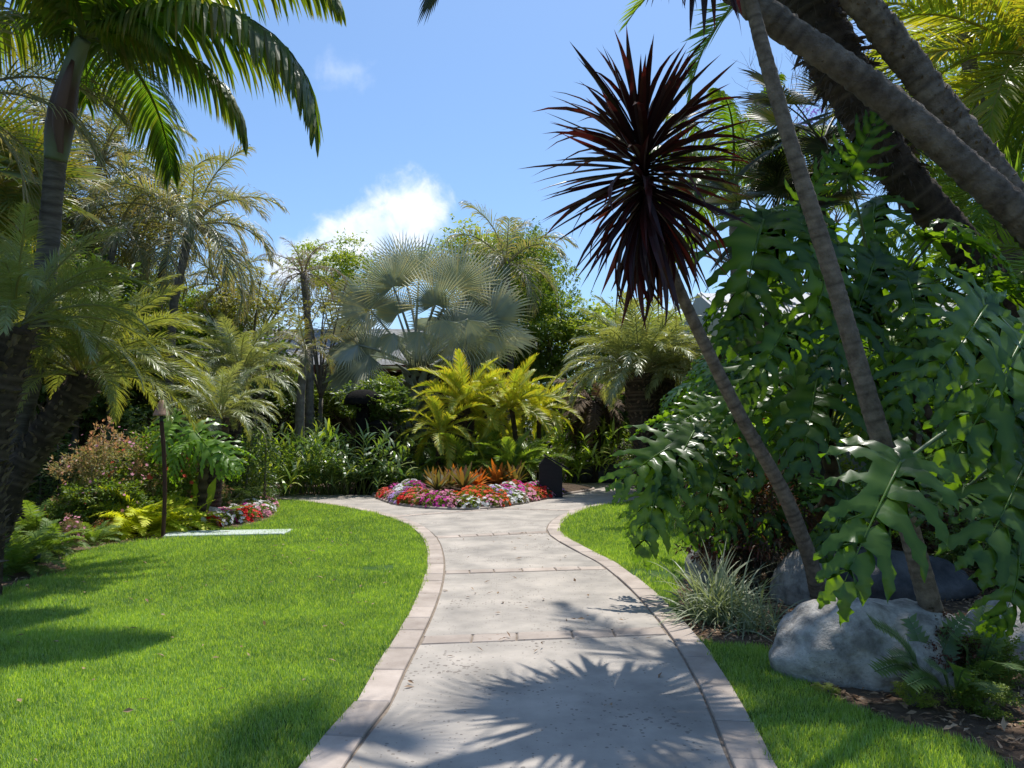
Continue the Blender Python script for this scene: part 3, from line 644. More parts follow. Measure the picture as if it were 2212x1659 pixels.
PH = [lobed_leaf('philodendron_blade', L['philo'], 0.8, s, dr, nl=6 + s % 2, wide=w) for s, dr, w in ((1, 0.4, 1.0), (2, 0.9, 0.95), (3, 1.3, 0.9), (4, 0.7, 1.1), (5, 1.7, 0.9))]
PHL = [lobed_leaf('light_and_backlit_philodendron_blade', L['philo_light'], 0.8, s, dr, nl=7) for s, dr in ((6, 0.5), (7, 1.1))]
def blade_at(parent, A, T, nrm, mesh, base_len=0.8, name='leaf', width=1.0, label=None):
    """lobed blade with its petiole joint at A and its tip near T, upper face towards nrm (parent space)"""
    x = (T - A); s = x.length / (base_len * 0.88); x.normalize()
    z = (nrm - x * nrm.dot(x)).normalized(); y = z.cross(x)
    m = Matrix((x, y, z)).transposed().to_4x4(); m = Matrix.Translation(A) @ m @ Matrix.Diagonal((s, s * width, s, 1))
    return part(name, mesh, parent, m, label=label)
def petiole(parent, a, b_, r=0.012, sag=0.15, mat=None):
    a = Vector(a); b_ = Vector(b_); mid = a.lerp(b_, 0.55) + Vector((0, 0, sag * (b_ - a).length))
    mb = MB(); c = catmull([a, mid, b_], 6); tube(mb, c, [r * (1.4 - 0.7 * i / (len(c) - 1)) for i in range(len(c))], 6)
    return part('petiole', mb.mesh('petiole', mat or MT['petiole'], True), parent)

def inpoly(x, y, poly):
    c = np.zeros(len(x), bool); n = len(poly)
    for i in range(n):
        x1, y1 = poly[i][0], poly[i][1]; x2, y2 = poly[(i + 1) % n][0], poly[(i + 1) % n][1]
        k = ((y1 > y) != (y2 > y)) & (x < (x2 - x1) * (y - y1) / ((y2 - y1) if abs(y2 - y1) > 1e-12 else 1e-12) + x1)
        c ^= k
    return c
def sheet(name, poly, z, mat):
    import bmesh
    bm = bmesh.new(); vs = [bm.verts.new((p[0], p[1], z)) for p in poly]; f = bm.faces.new(vs)
    if f.normal.z < 0: f.normal_flip()
    bm.normal_update()
    if f.normal.z < 0: f.normal_flip()
    bmesh.ops.triangulate(bm, faces=bm.faces[:])
    me = bpy.data.meshes.new(name); bm.to_mesh(me); bm.free(); me.materials.append(mat); return me
def struct(name, me, mat=None):
    o = part(name, me, None, mat); o['kind'] = 'structure'; return o
def slab_piece(name, quad, z0, z1, mat, parent, bev=0.008):
    """one stone: four ground corners (anticlockwise), bevelled top"""
    c = sum((Vector(q) for q in quad), Vector((0, 0, 0))) / 4; vs = []
    for z, k in ((z0, 0.0), (z1 - bev, 0.0), (z1, bev)):
        for q in quad:
            d = Vector((q[0] - c.x, q[1] - c.y, 0)); l = d.length; d *= (l - k * 1.4) / l
            vs.append((c.x + d.x, c.y + d.y, z))
    fs = [(8, 9, 10, 11)]
    for r in (0, 4):
        for k in range(4): k2 = (k + 1) % 4; fs.append((r + k, r + k2, r + 4 + k2, r + 4 + k))
    me = mk(name, [tuple(v) for v in vs], fs, None, mat); return part(name, me, parent)
def box(mb, x0, x1, y0, y1, z0, z1, t=0.0):
    mb.add([(x0, y0, z0), (x1, y0, z0), (x1, y1, z0), (x0, y1, z0), (x0, y0, z1), (x1, y0, z1), (x1, y1, z1), (x0, y1, z1)],
           [(0, 3, 2, 1), (4, 5, 6, 7), (0, 1, 5, 4), (1, 2, 6, 5), (2, 3, 7, 6), (3, 0, 4, 7)], t)
def boulder(name, label, cat, loc, sx, sy, sz, seed, mat='boulder', rot=0.0, group=None, flat=0.0, sub=4, cat2=None):
    import bmesh
    from mathutils import noise
    bm = bmesh.new(); bmesh.ops.create_icosphere(bm, subdivisions=sub, radius=1.0)
    o = Vector((seed * 3.1, seed * 1.7, seed))
    for v in bm.verts:
        p = v.co.copy(); n = noise.noise(p * 0.9 + o) * 0.20 + noise.noise(p * 2.2 + o) * 0.08 + noise.noise(p * 5 + o) * 0.05 + noise.noise(p * 14 + o) * 0.014 + noise.noise(p * 30 + o) * 0.006
        # soft facets
        for fd in ((0.6, -0.7, 0.4), (-0.8, -0.3, 0.5), (0.2, 0.5, 0.85), (0.9, 0.1, 0.3)):
            fv = (Vector(fd) + Vector((math.sin(seed + fd[0] * 9), math.cos(seed * 2 + fd[1] * 5), 0)) * 0.3).normalized(); k = p.dot(fv) - 0.86
            if k > 0: p -= fv * k * 0.5
        v.co = p * (1 + n)
        v.co.x *= sx; v.co.y *= sy; v.co.z *= sz
    me = bpy.data.meshes.new(name); bm.to_mesh(me); bm.free(); me.materials.append(MT[mat]); me.polygons.foreach_set('use_smooth', [True] * len(me.polygons))
    return single(name, me, label, cat, Matrix.Translation(loc) @ Matrix.Rotation(rot, 4, 'Z'), group)
# ================================================================ THE GROUND
g = MB(); n = 48
g.add([(0, 0, 0)] + [(900 * math.cos(2 * math.pi * k / n), 900 * math.sin(2 * math.pi * k / n), 0) for k in range(n)], [(0, k + 1, (k + 1) % n + 1) for k in range(n)])
gnd = struct('ground', g.mesh('ground', MT['soil'])); gnd.location.z = -0.05

Lpx = [(655, 1659), (760, 1540), (800, 1470), (850, 1390), (890, 1320), (915, 1260), (923, 1210), (915, 1170), (890, 1143), (850, 1124), (780, 1105), (700, 1091), (640, 1084), (590, 1079)]
Rpx = [(1672, 1659), (1600, 1520), (1520, 1400), (1450, 1320), (1390, 1265), (1330, 1220), (1270, 1190), (1220, 1162), (1209, 1143), (1225, 1122), (1262, 1104), (1300, 1095)]
Lw = [Vector((-1.15, -3, 0)), Vector((-1.1, 0, 0)), Vector((-1.04, 2.2, 0))] + [G(*p) for p in Lpx] + [Vector((-9.5, 19.6, 0)), Vector((-14, 20.6, 0))]
Rw = [Vector((1.0, -3, 0)), Vector((1.02, 0, 0)), Vector((1.12, 2.2, 0))] + [G(*p) for p in Rpx] + [Vector((3.3, 18.2, 0)), Vector((5.2, 19.6, 0)), Vector((9, 20.8, 0)), Vector((14, 21, 0))]
LC = resample(catmull(Lw, 12), 0.1); RC = resample(catmull(Rw, 12), 0.1)
def offset(c, d):
    out = []
    for i in range(len(c)):
        t = (c[min(i + 1, len(c) - 1)] - c[max(i - 1, 0)]).normalized(); out.append(c[i] + Vector((t.y, -t.x, 0)) * d)
    return out
BW = 0.205
LI = offset(LC, BW); RI = offset(RC, -BW)
LJ = offset(LC, BW + 0.010); RJ = offset(RC, -BW - 0.010)

# joint bed below everything that is paved
pav_poly = [tuple(p) for p in LC] + [(-14, 22.2, 0), (-6, 19.9, 0), (-5.3, 19.2, 0), (-2.6, 19.0, 0), (2.0, 24.2, 0), (6, 24.6, 0), (14, 23.5, 0)] + [tuple(p) for p in reversed(RC)]
path = struct('path', sheet('path_bed', pav_poly, 0.014, MT['joint']))

def atY(c, Y):
    for i in range(len(c) - 1):
        if c[i].y <= Y <= c[i + 1].y and c[i].y < 19: return c[i].lerp(c[i + 1], (Y - c[i].y) / (c[i + 1].y - c[i].y + 1e-9))
    return c[0]
def ladder_slab(ya, yb, z=0.022, nrow=26):
    """concrete slab between two cross lines (YL, YR)"""
    rows = []
    for i in range(nrow + 1):
        t = i / nrow; a = atY(LJ, ya[0] + (yb[0] - ya[0]) * t); b_ = atY(RJ, ya[1] + (yb[1] - ya[1]) * t)
        rows.append([a.lerp(b_, k / 10) for k in range(11)])
    mb = MB(); vs = [(p.x, p.y, z) for r in rows for p in r]; fs = [(i * 11 + k, i * 11 + k + 1, (i + 1) * 11 + k + 1, (i + 1) * 11 + k) for i in range(nrow) for k in range(10)]
    mb.add(vs, fs)
    rim = [rows[0][k] for k in range(11)] + [r[10] for r in rows[1:]] + [rows[-1][k] for k in range(9, -1, -1)] + [rows[i][0] for i in range(nrow - 1, 0, -1)]
    m = len(rim); mb.add([(p.x, p.y, z) for p in rim] + [(p.x, p.y, 0.002) for p in rim], [(k, (k + 1) % m, m + (k + 1) % m, m + k) for k in range(m)])
    part('concrete_slab', mb.mesh('concrete_slab', MT['concrete']), path)
def band(pl0, pr0, pl1, pr1, nst, z=0.028):
    """row of flat stones laid across the path"""
    (al, ar, bl, br) = pl0, pr0, pl1, pr1; gp = 0.006
    cuts = [0.0]
    for i in range(nst): cuts.append(cuts[-1] + rnd.uniform(0.8, 1.25))
    cuts = [c_ / cuts[-1] for c_ in cuts]
    Lw_ = (ar - al).length
    for i in range(nst):
        u0 = cuts[i] + gp / Lw_; u1 = cuts[i + 1] - gp / Lw_
        q = [al.lerp(ar, u0), al.lerp(ar, u1), bl.lerp(br, u1), bl.lerp(br, u0)]
        slab_piece('band_stone', q, 0.002, z + rnd.uniform(-.003, .003), MT['sandstone'], path)
bands = [((5.82, 6.10), 0.22, 5), ((8.62, 8.92), 0.20, 6), ((11.45, 12.05), 0.24, 6)]
prev = (-3, -3)
for (ya, yb), w, nst in bands:
    ladder_slab(prev, (ya - 0.012, yb - 0.012))
    band(atY(LJ, ya), atY(RJ, yb), atY(LJ, ya + w), atY(RJ, yb + w), nst)
    prev = (ya + w + 0.012, yb + w + 0.012)
# the open paving where the path forks, split by two thin stone rows
def cut(c, a, b_): return [p for p in c if a <= p.y <= b_]
l0 = atY(LJ, prev[0]); r0 = atY(RJ, prev[1])
lcurve = [p for p in LJ if p.y > prev[0] + 0.02]
rcurve = [p for p in RJ if p.y > prev[1] + 0.02]
A0 = [l0] + lcurve; B0 = [r0] + rcurve
def near(c, p): return min(range(len(c)), key=lambda i: (c[i] - p).length)
la = near(A0, G(838, 1120)); rb = near(B0, G(1262, 1107))
jl = A0[la]; jm = G(1085, 1102); jr = B0[rb]
s1 = [tuple(p) for p in A0[:la + 1]] + [tuple(jm)] + [tuple(jr)] + [tuple(p) for p in reversed(B0[:rb])]
part('concrete_slab', sheet('fork_slab', s1, 0.022, MT['concrete']), path)
e = Vector((0, 0.16, 0)); e2 = Vector((0, 0.012, 0))
band(jl + e2, jm + e2, jl + e + Vector((-.15, 0, 0)), jm + e, 7)
band(jm + e2 + Vector((.012, 0, 0)), jr + e2, jm + e + Vector((.012, 0, 0)), jr + e + Vector((.1, 0, 0)), 5)
jl2 = A0[near(A0, jl + e + Vector((-.2, 0, 0)))]
s2 = [tuple(jl + e + e2 + Vector((-.15, 0, 0)))] + [tuple(p) for p in A0[near(A0, jl) + 3:]] + [(-14, 22.2, 0), (-6, 19.9, 0), (-5.3, 19.2, 0), (-2.6, 19.0, 0), (0.4, 21.5, 0)] + [tuple(jm + e + e2)]
part('concrete_slab', sheet('left_fork_slab', s2, 0.022, MT['concrete']), path)
s3 = [tuple(jm + e + e2 + Vector((.012, 0, 0))), (0.412, 21.5, 0), (2.0, 24.2, 0), (6, 24.6, 0), (14, 23.5, 0)] + [tuple(p) for p in reversed(B0[rb + 3:])] + [tuple(jr + e + e2 + Vector((.1, 0, 0)))]
part('concrete_slab', sheet('right_fork_slab', s3, 0.022, MT['concrete']), path)
# sandstone edging, stone by stone
def edging(outer, sgn):
    i = 0; rg = random.Random(5 if sgn > 0 else 9); inner = offset(outer, sgn * (BW - 0.008))
    while i < len(outer) - 3:
        stp = rg.choice((4, 5, 5, 6, 7)); j = min(i + stp, len(outer) - 1)
        if outer[i].y > 19.5: break
        t = (outer[j] - outer[i]).normalized() * 0.005; ti = (inner[j] - inner[i]).normalized() * 0.005
        w = rg.uniform(-.006, .01)
        ow = (outer[i] - inner[i]).normalized() * w
        q = [outer[i] + t + ow, inner[i] + ti, inner[j] - ti, outer[j] - t + ow]
        if sgn < 0: q = [q[1], q[0], q[3], q[2]]
        slab_piece('edging_stone', q, 0.002, 0.034 + rg.uniform(-.004, .005), MT['sandstone'], path)
        i = j
edging(LC, 1); edging(RC, -1)

# lawns
bedL = [G(590, 1085), G(600, 1105), G(585, 1122), G(530, 1138), G(440, 1152), G(400, 1162), G(352, 1168), G(290, 1172), G(235, 1182), G(180, 1196), G(140, 1212), G(150, 1232), G(110, 1248), G(40, 1262), G(0, 1278), Vector((-6.4, 7.0, 0)), Vector((-9, 6.2, 0)), Vector((-16, 6, 0))]
bedLs = resample(catmull(bedL, 6), 0.15)
iL = near(LC, bedL[0])
left_poly = [tuple(p) for p in LC[:iL]] + [tuple(p) for p in bedLs] + [(-16, -3, 0)]
struct('left_lawn', sheet('left_lawn', left_poly, 0.012, MT['turf']))
bedR = [G(1466, 1262), G(1462, 1300), G(1470, 1345), G(1500, 1380), G(1560, 1396), G(1640, 1400), G(1690, 1430), G(1745, 1480), G(1850, 1535), G(1950, 1572), G(2060, 1600), G(2150, 1640), Vector((2.35, 3.3, 0)), Vector((3.6, 2.9, 0)), Vector((9, 2.8, 0)), Vector((9.5, 7.0, 0)), G(2212, 1200), G(2050, 1190), G(1880, 1180), G(1700, 1195), G(1600, 1205), G(1530, 1222)]
bedRs = resample(catmull(bedR + [bedR[0]], 6), 0.12)
iR = near(RC, Vector((5.2, 19.6, 0)))
right_poly = [tuple(p) for p in RC[:iR]] + [(5.6, 17.6, 0), (8, 16.6, 0), (14, 16.4, 0), (16, -3, 0)]
struct('right_lawn', sheet('right_lawn', right_poly, 0.008, MT['turf']))
struct('planting_bed', sheet('rock_bed', [tuple(p) for p in bedRs], 0.014, MT['mulch']))
bl = [tuple(p) for p in bedLs] + [(-16, 20, 0), (-9.5, 19.0, 0)]
struct('planting_bed', sheet('left_bed', bl, 0.004, MT['mulch']))
# the bed at the fork: raised soil with a thin kerb
isl_px = [(818, 1080), (850, 1091), (905, 1099), (960, 1103), (1010, 1104), (1060, 1101), (1110, 1093), (1160, 1083), (1200, 1076), (1222, 1070)]
isl = [G(*p) for p in isl_px] + [Vector((2.2, 21.0, 0)), Vector((1.4, 22.6, 0)), Vector((-2.4, 22.0, 0)), Vector((-3.4, 19.6, 0))]
isl = resample(catmull(isl + [isl[0]], 6), 0.12)
def dome(name, poly, z0, h, mat, z_off=0.0):
    c = sum(poly, Vector((0, 0, 0))) / len(poly); mb = MB(); m = len(poly); vs = []
    for k in range(9):
        s = 1 - k / 8
        for p in poly: vs.append((c.x + (p.x - c.x) * s, c.y + (p.y - c.y) * s, z0 + h * (1 - s ** 3)))
    mb.add(vs, [(k * m + i, k * m + (i + 1) % m, (k + 1) * m + (i + 1) % m, (k + 1) * m + i) for k in range(8) for i in range(m)])
    return mb.mesh(name, mat, True), c
me, islc = dome('island_bed', isl, 0.03, 0.24, MT['soil']); struct('planting_bed', me)
kb = MB(); tube(kb, [p + Vector((0, 0, 0.03)) for p in isl], 0.045, 6)
ks = struct('bed_kerb', kb.mesh('bed_kerb', MT['sandstone'], True))

# lawn blades: one tuft, set on measured points
def tuft_mesh():
    mb = MB(); rg = random.Random(3)
    for i in range(17):
        x, y = rg.uniform(-.034, .034), rg.uniform(-.034, .034); a = rg.uniform(0, 6.28); l = rg.uniform(0.028, 0.058)
        le = rg.uniform(0.05, 0.6); d = (math.cos(a) * le, math.sin(a) * le, 1); w = (-math.sin(a + rg.uniform(-.5, .5)), math.cos(a), 0)
        strip(mb, (x, y, -0.004), d, w, l, 0.0042, [0.9, 1, 0], 0.18, rg.random() ** 2 * 0.6, rg.random() * 0.9)
    return mb.mesh('grass_tuft', L['grass'])
tuft = bpy.data.objects.new('grass_tuft', tuft_mesh())
ng = bpy.data.node_groups.new('tufts_on_points', 'GeometryNodeTree')
ng.interface.new_socket('Geometry', in_out='INPUT', socket_type='NodeSocketGeometry'); ng.interface.new_socket('Geometry', in_out='OUTPUT', socket_type='NodeSocketGeometry')
gi = ng.nodes.new('NodeGroupInput'); go = ng.nodes.new('NodeGroupOutput')
ip = ng.nodes.new('GeometryNodeInstanceOnPoints'); ob = ng.nodes.new('GeometryNodeObjectInfo'); ob.inputs['Object'].default_value = tuft
rv = ng.nodes.new('FunctionNodeRandomValue'); rv.data_type = 'FLOAT_VECTOR'; rv.inputs[0].default_value = (-0.18, -0.18, 0); rv.inputs[1].default_value = (0.18, 0.18, 6.283)
na = ng.nodes.new('GeometryNodeInputNamedAttribute'); na.data_type = 'FLOAT'; na.inputs[0].default_value = 'size'
ng.links.new(gi.outputs[0], ip.inputs['Points']); ng.links.new(ob.outputs['Geometry'], ip.inputs['Instance']); ng.links.new(rv.outputs[0], ip.inputs['Rotation']); ng.links.new(na.outputs[0], ip.inputs['Scale']); ng.links.new(ip.outputs[0], go.inputs[0])
def grass(name, poly, holes, zones, label, z=0.012, seed=1, bare=()):
    rs = np.random.RandomState(seed); pts = []; sz = []
    for (y0, y1, x0, x1, sp, s) in zones:
        nx = int((x1 - x0) / sp); ny = int((y1 - y0) / sp)
        X, Y = np.meshgrid(x0 + np.arange(nx) * sp, y0 + np.arange(ny) * sp); X = X.ravel() + rs.uniform(-.5, .5, nx * ny) * sp; Y = Y.ravel() + rs.uniform(-.5, .5, nx * ny) * sp
        vis = (np.abs(X) < Y * 0.72 + 0.8)
        X = X[vis]; Y = Y[vis]
        k = inpoly(X, Y, poly)
        for h in holes: k &= ~inpoly(X, Y, h)
        for (bx, by, br) in bare:
            dd = np.hypot(X - bx, (Y - by)) / br; k &= (rs.rand(len(X)) < np.clip(dd ** 2 * 0.9, 0.12, 1))
        X = X[k]; Y = Y[k]; pts.append(np.stack([X, Y, np.full(len(X), z)], 1))
        lump = 1 + 0.14 * np.sin(X * 2.1 + 1.3 * np.sin(Y * 1.7)) * np.cos(Y * 2.6)
        sz.append(s * rs.uniform(0.75, 1.2, len(X)) * lump)
    p = np.concatenate(pts); me = bpy.data.meshes.new(name); me.vertices.add(len(p)); me.vertices.foreach_set('co', p.astype(np.float32).ravel())
    a = me.attributes.new('size', 'FLOAT', 'POINT'); a.data.foreach_set('value', np.concatenate(sz).astype(np.float32)); me.update()
    o = part(name, me); o['kind'] = 'stuff'; o['label'] = label; o['category'] = 'grass'
    md = o.modifiers.new('tufts', 'NODES'); md.node_group = ng; print(name, len(p))
    return o
grass('lawn_grass', [(p[0], p[1]) for p in left_poly], [], [(2.6, 7, -8, 0, 0.034, 0.95), (7, 11, -10, 0, 0.045, 1.1), (11, 20, -12, 0, 0.07, 1.35)], 'short bright green grass of the big lawn left of the path', seed=1,
      bare=[(G(470 * 0 + 812, 1232).x, G(812, 1232).y, 0.35)])
bp = G(1385, 1245)
grass('lawn_grass', [(p[0], p[1]) for p in right_poly], [[(p.x, p.y) for p in bedRs]], [(2.6, 7, 0.8, 7, 0.034, 0.95), (7, 12, 0.5, 9, 0.05, 1.2), (12, 20, 0.5, 12, 0.09, 1.7)], 'short green grass in patchy shade right of the path', z=0.008, seed=2,
      bare=[(bp.x + .15, bp.y, 0.55)])
# leaf litter on the beds
def litter(name, poly, n, label, seed, z=0.02, xmax=None):
    rs = np.random.RandomState(seed); pl = np.array([(p[0], p[1]) for p in poly]); lo = pl.min(0); hi = pl.max(0)
    hi = np.minimum(hi, xmax) if xmax is not None else hi
    X = rs.uniform(lo[0], hi[0], n * 6); Y = rs.uniform(lo[1], hi[1], n * 6); k = inpoly(X, Y, poly) & (np.abs(X) < Y * 0.72 + 0.6); X = X[k][:n]; Y = Y[k][:n]; m = len(X)
    d = rs.normal(size=(m, 3)) * [1, 1, 0.25]; nm = rs.normal(size=(m, 3)) * 0.35 + [0, 0, 1]
    me = leaf_cloud(name, L['litter'], np.stack([X, Y, z + rs.rand(m) * 0.02], 1), d, nm, rs.uniform(0.03, 0.09, m), rs.uniform(0.008, 0.03, m), rs.rand(m))
    o = part(name, me); o['kind'] = 'stuff'; o['label'] = label; o['category'] = 'leaf litter'
litter('leaf_litter', [(p.x, p.y) for p in bedRs], 9000, 'dry brown leaf litter and mulch strewn around the boulders', 4)
litter('leaf_litter', [(p[0], p[1]) for p in bl], 4000, 'dry brown leaf litter along the edge of the left bed', 5)

litter('leaf_litter', [(-6, 4), (-1.2, 3.6), (-1.2, 9), (-2.5, 13), (-6, 11), (-6, 7)], 130, 'few fallen dry leaves scattered over the left lawn', 6, z=0.05)
litter('leaf_litter', [(-.8, 3.6), (1.0, 3.6), (1.1, 8), (0.6, 12), (-.8, 12), (-.7, 8)], 60, 'few small dry leaf scraps blown onto the path', 7, z=0.026)
# flat stone slab in the lawn by the lamp
q = [G(352, 1166), G(362, 1155), G(632, 1150), G(612, 1160)]
q = [q[0], q[3], q[2], q[1]]
me = None
sp = slab_piece('stone_slab', [v - Vector((0, 0, 0)) for v in q], 0.0, 0.055, MT['slab'], None, 0.01)
sp['label'] = 'long pale green stone slab lying in the lawn at the foot of the lamp'; sp['category'] = 'stone slab'

# ================================================================ BUILDINGS
def board_wall(parent, x0, x1, y, z0, z1, mat, w=0.30, name='board', gap=0.012, depth=0.03, axis='x'):
    n = int((x1 - x0) / w); mb = MB(); box(mb, gap / 2, w - gap / 2, 0, depth, z0, z1); me = mb.mesh(name, mat)
    mb = MB(); box(mb, -0.02, 0.02, -0.02, 0.0, z0, z1); mb2 = mb.mesh('batten', mat)
    for i in range(n):
        part(name, me, parent, Matrix.Translation((x0 + i * w, y, 0)))
        part('batten', mb2, parent, Matrix.Translation((x0 + i * w, y - 0.001, 0)))
# left cottage
ct = thing('cottage', 'low brown boarded cottage with a grey shingle roof half hidden behind the silver palm', 'building', (-6.5, 29, 0))
mb = MB(); box(mb, -6.5, 7.0, 0.04, 6, 0, 3.90); part('wall', mb.mesh('cottage_core', MT['brown_board']), ct)
board_wall(ct, -6.5, 7.0, 0.0, 0, 3.87, MT['brown_board'], 0.35)
mb = MB(); box(mb, -7.2, 7.7, -0.75, -0.70, 3.75, 4.0); part('fascia', mb.mesh('fascia', MT['red_trim']), ct)
roof = part('roof', (lambda m_: (m_.add([(-7.2, -0.72, 3.99), (7.7, -0.72, 3.99), (7.7, 4.3, 5.95), (-7.2, 4.3, 5.95), (-7.2, 9, 3.99), (7.7, 9, 3.99), (-7.2, -0.72, 3.89), (7.7, -0.72, 3.89), (-7.2, 9, 3.89), (7.7, 9, 3.89)], [(0, 1, 2, 3), (3, 2, 5, 4), (6, 7, 1, 0), (6, 8, 9, 7), (0, 3, 4), (0, 4, 8, 6), (1, 5, 2), (1, 7, 9, 5)]), m_.mesh('roof', MT['shingle']))[1])(MB()), ct)
sl = math.hypot(5.02, 1.96); pit = math.atan2(1.96, 5.02)
mb = MB(); box(mb, 0, 14.9, -0.01, sl / 17 + 0.03, 0, 0.016); crs = mb.mesh('shingle_course', MT['shingle'])
for i in range(17):
    f = i / 17
    part('shingle_course', crs, ct, Matrix.Translation((-7.2, -0.72 + 5.02 * f, 3.998 + 1.96 * f)) @ Matrix.Rotation(pit, 4, 'X') @ Matrix.Rotation(0.003 + 0.012, 4, 'X'))
for wx in (-3.6, 0.6):
    mb = MB(); box(mb, wx, wx + 1.5, -0.03, -0.022, 1.0, 2.2); f = part('window', mb.mesh('window_pane', MT['glass']), ct)
    mb = MB()
    for a_ in ((wx - .07, wx, .93, 2.27), (wx + 1.5, wx + 1.57, .93, 2.27), (wx, wx + 1.5, 2.2, 2.27), (wx, wx + 1.5, .93, 1.0), (wx + .72, wx + .78, 1.0, 2.2)): box(mb, a_[0], a_[1], -0.06, -0.021, a_[2], a_[3])
    part('frame', mb.mesh('window_frame', MT['brown_board']), f)
# right pale building
rb_ = thing('garden_building', 'pale grey boarded building with a light roof behind the big philodendrons', 'building', (10, 17.5, 0))
mb = MB(); box(mb, -4.6, 7, 0.04, 6, 0, 3.75); part('wall', mb.mesh('building_core', MT['grey_board']), rb_)
board_wall(rb_, -4.6, 7, 0.0, 0, 3.72, MT['grey_board'], 0.40)
mb = MB(); mb.add([(-5.0, -0.6, 3.80), (7.4, -0.6, 3.80), (7.4, 3.2, 5.3), (-5.0, 3.2, 5.3), (7.4, 7, 3.8), (-5.0, 7, 3.8), (-5.0, -0.6, 3.66), (7.4, -0.6, 3.66), (7.4, 7, 3.66), (-5.0, 7, 3.66)], [(0, 1, 2, 3), (3, 2, 4, 5), (6, 7, 1, 0), (6, 9, 8, 7), (0, 3, 5, 9, 6), (1, 7, 8, 4, 2)])
part('roof', mb.mesh('pale_roof', MT['white_roof']), rb_)
seam = MB(); box(seam, -0.02, 0.02, 0, math.hypot(3.8, 1.5), 0, 0.035); sm = seam.mesh('roof_seam', MT['white_roof'])
for i in range(30): part('roof_seam', sm, rb_, Matrix.Translation((-4.9 + i * 0.41, -0.59, 3.806)) @ Matrix.Rotation(math.atan2(1.5, 3.8), 4, 'X'))
# low brown board fence left of the cottage
def fence(name, label, x0, x1, y, z1, mat, rot=0.0):
    t = thing(name, label, 'fence', (x0, y, 0)); t.rotation_euler.z = rot; n = int((x1 - x0) / 0.2); mb = MB(); box(mb, 0.006, 0.194, 0, 0.025, 0.03, z1); me = mb.mesh('fence_board', mat)
    for i in range(n): part('board', me, t, Matrix.Translation((i * 0.2, 0, rnd.uniform(-.01, .01))))
    for z in (0.4, z1 - 0.3):
        mb = MB(); box(mb, 0, n * 0.2, 0.026, 0.07, z, z + 0.09); part('rail', mb.mesh('fence_rail', mat), t)
fence('board_fence', 'dark brown board fence in shade behind the left shrubs', -15, -7.4, 17.4, 1.9, MT['brown_board'], R(12))

# ================================================================ SMALL THINGS
lp = G(352, 1163)
lt = thing('path_lamp', 'tall path lamp with a copper cone shade on a dark cane pole', 'lamp', lp)
mb = MB(); c = [Vector((0, 0, 0)), Vector((0.01, 0, 0.6)), Vector((-0.015, 0, 1.2)), Vector((-0.07, 0.0, 1.74))]; c = resample(catmull(c, 8), 0.03)
tube(mb, c, [0.031 + (0.006 if (i % 12) == 0 else 0) for i in range(len(c))], 10); part('pole', mb.mesh('lamp_pole', MT['bamboo'], True), lt)
mb = MB(); tube(mb, [Vector((-0.07, 0, 1.73)), Vector((-0.072, 0, 1.84))], 0.026, 10); part('socket', mb.mesh('lamp_socket', MT['lamp_body'], True), lt)
def lathe(mb, prof, loc, sides=20):
    vs = []; 
    for r, z in prof:
        for k in range(sides): vs.append((loc[0] + r * math.cos(2 * math.pi * k / sides), loc[1] + r * math.sin(2 * math.pi * k / sides), loc[2] + z))
    mb.add(vs, [(i * sides + k, i * sides + (k + 1) % sides, (i + 1) * sides + (k + 1) % sides, (i + 1) * sides + k) for i in range(len(prof) - 1) for k in range(sides)])
mb = MB(); lathe(mb, [(0.118, 0.0), (0.122, 0.0), (0.122, 0.012), (0.112, 0.03), (0.075, 0.13), (0.05, 0.19), (0.026, 0.232), (0.006, 0.246), (0.0005, 0.247)], (-0.072, 0, 1.82)); lathe(mb, [(0.118, 0.0), (0.105, 0.03), (0.06, 0.15), (0.001, 0.22)], (-0.072, 0, 1.82))
part('shade', mb.mesh('lamp_shade', MT['copper'], True), lt)

# black sign box with sloping lid
sx = G(1190, 1077)
sg = thing('lectern_box', 'black wooden lectern box with a sloping lid beside the flower bed', 'sign box', (sx.x, sx.y + 0.2, 0))
mb = MB(); w = 0.27; mb.add([(-w, -.2, 0), (w, -.2, 0), (w, .2, 0), (-w, .2, 0), (-w, -.2, 0.80), (w, -.2, 0.72), (w, .2, 0.72), (-w, .2, 0.80), (-.12, -.2, 0.98), (-.12, .2, 0.98)], [(0, 1, 5, 8, 4), (2, 3, 7, 9, 6), (1, 2, 6, 5), (3, 0, 4, 7), (4, 8, 9, 7), (8, 5, 6, 9), (3, 2, 1, 0)])
part('cabinet', mb.mesh('cabinet', MT['black_paint']), sg)
mb = MB(); a_ = Vector((-.16, 0, 1.0)); b_ = Vector((.42, 0, 0.66)); nn = Vector((b_.z - a_.z, 0, a_.x - b_.x)).normalized() * -0.035
vs = []
for yy in (-.25, .25):
    for p in (a_, b_, b_ + nn, a_ + nn): vs.append((p.x, yy, p.z + 0.01))
mb.add(vs, [(0, 1, 2, 3), (7, 6, 5, 4), (0, 4, 5, 1), (1, 5, 6, 2), (2, 6, 7, 3), (3, 7, 4, 0)]); part('lid', mb.mesh('lid', MT['black_paint']), sg)
mb = MB(); box(mb, -w - .01, w + .01, -.212, -.199, 0.0, 0.08); part('plinth', mb.mesh('plinth', MT['black_paint']), sg)

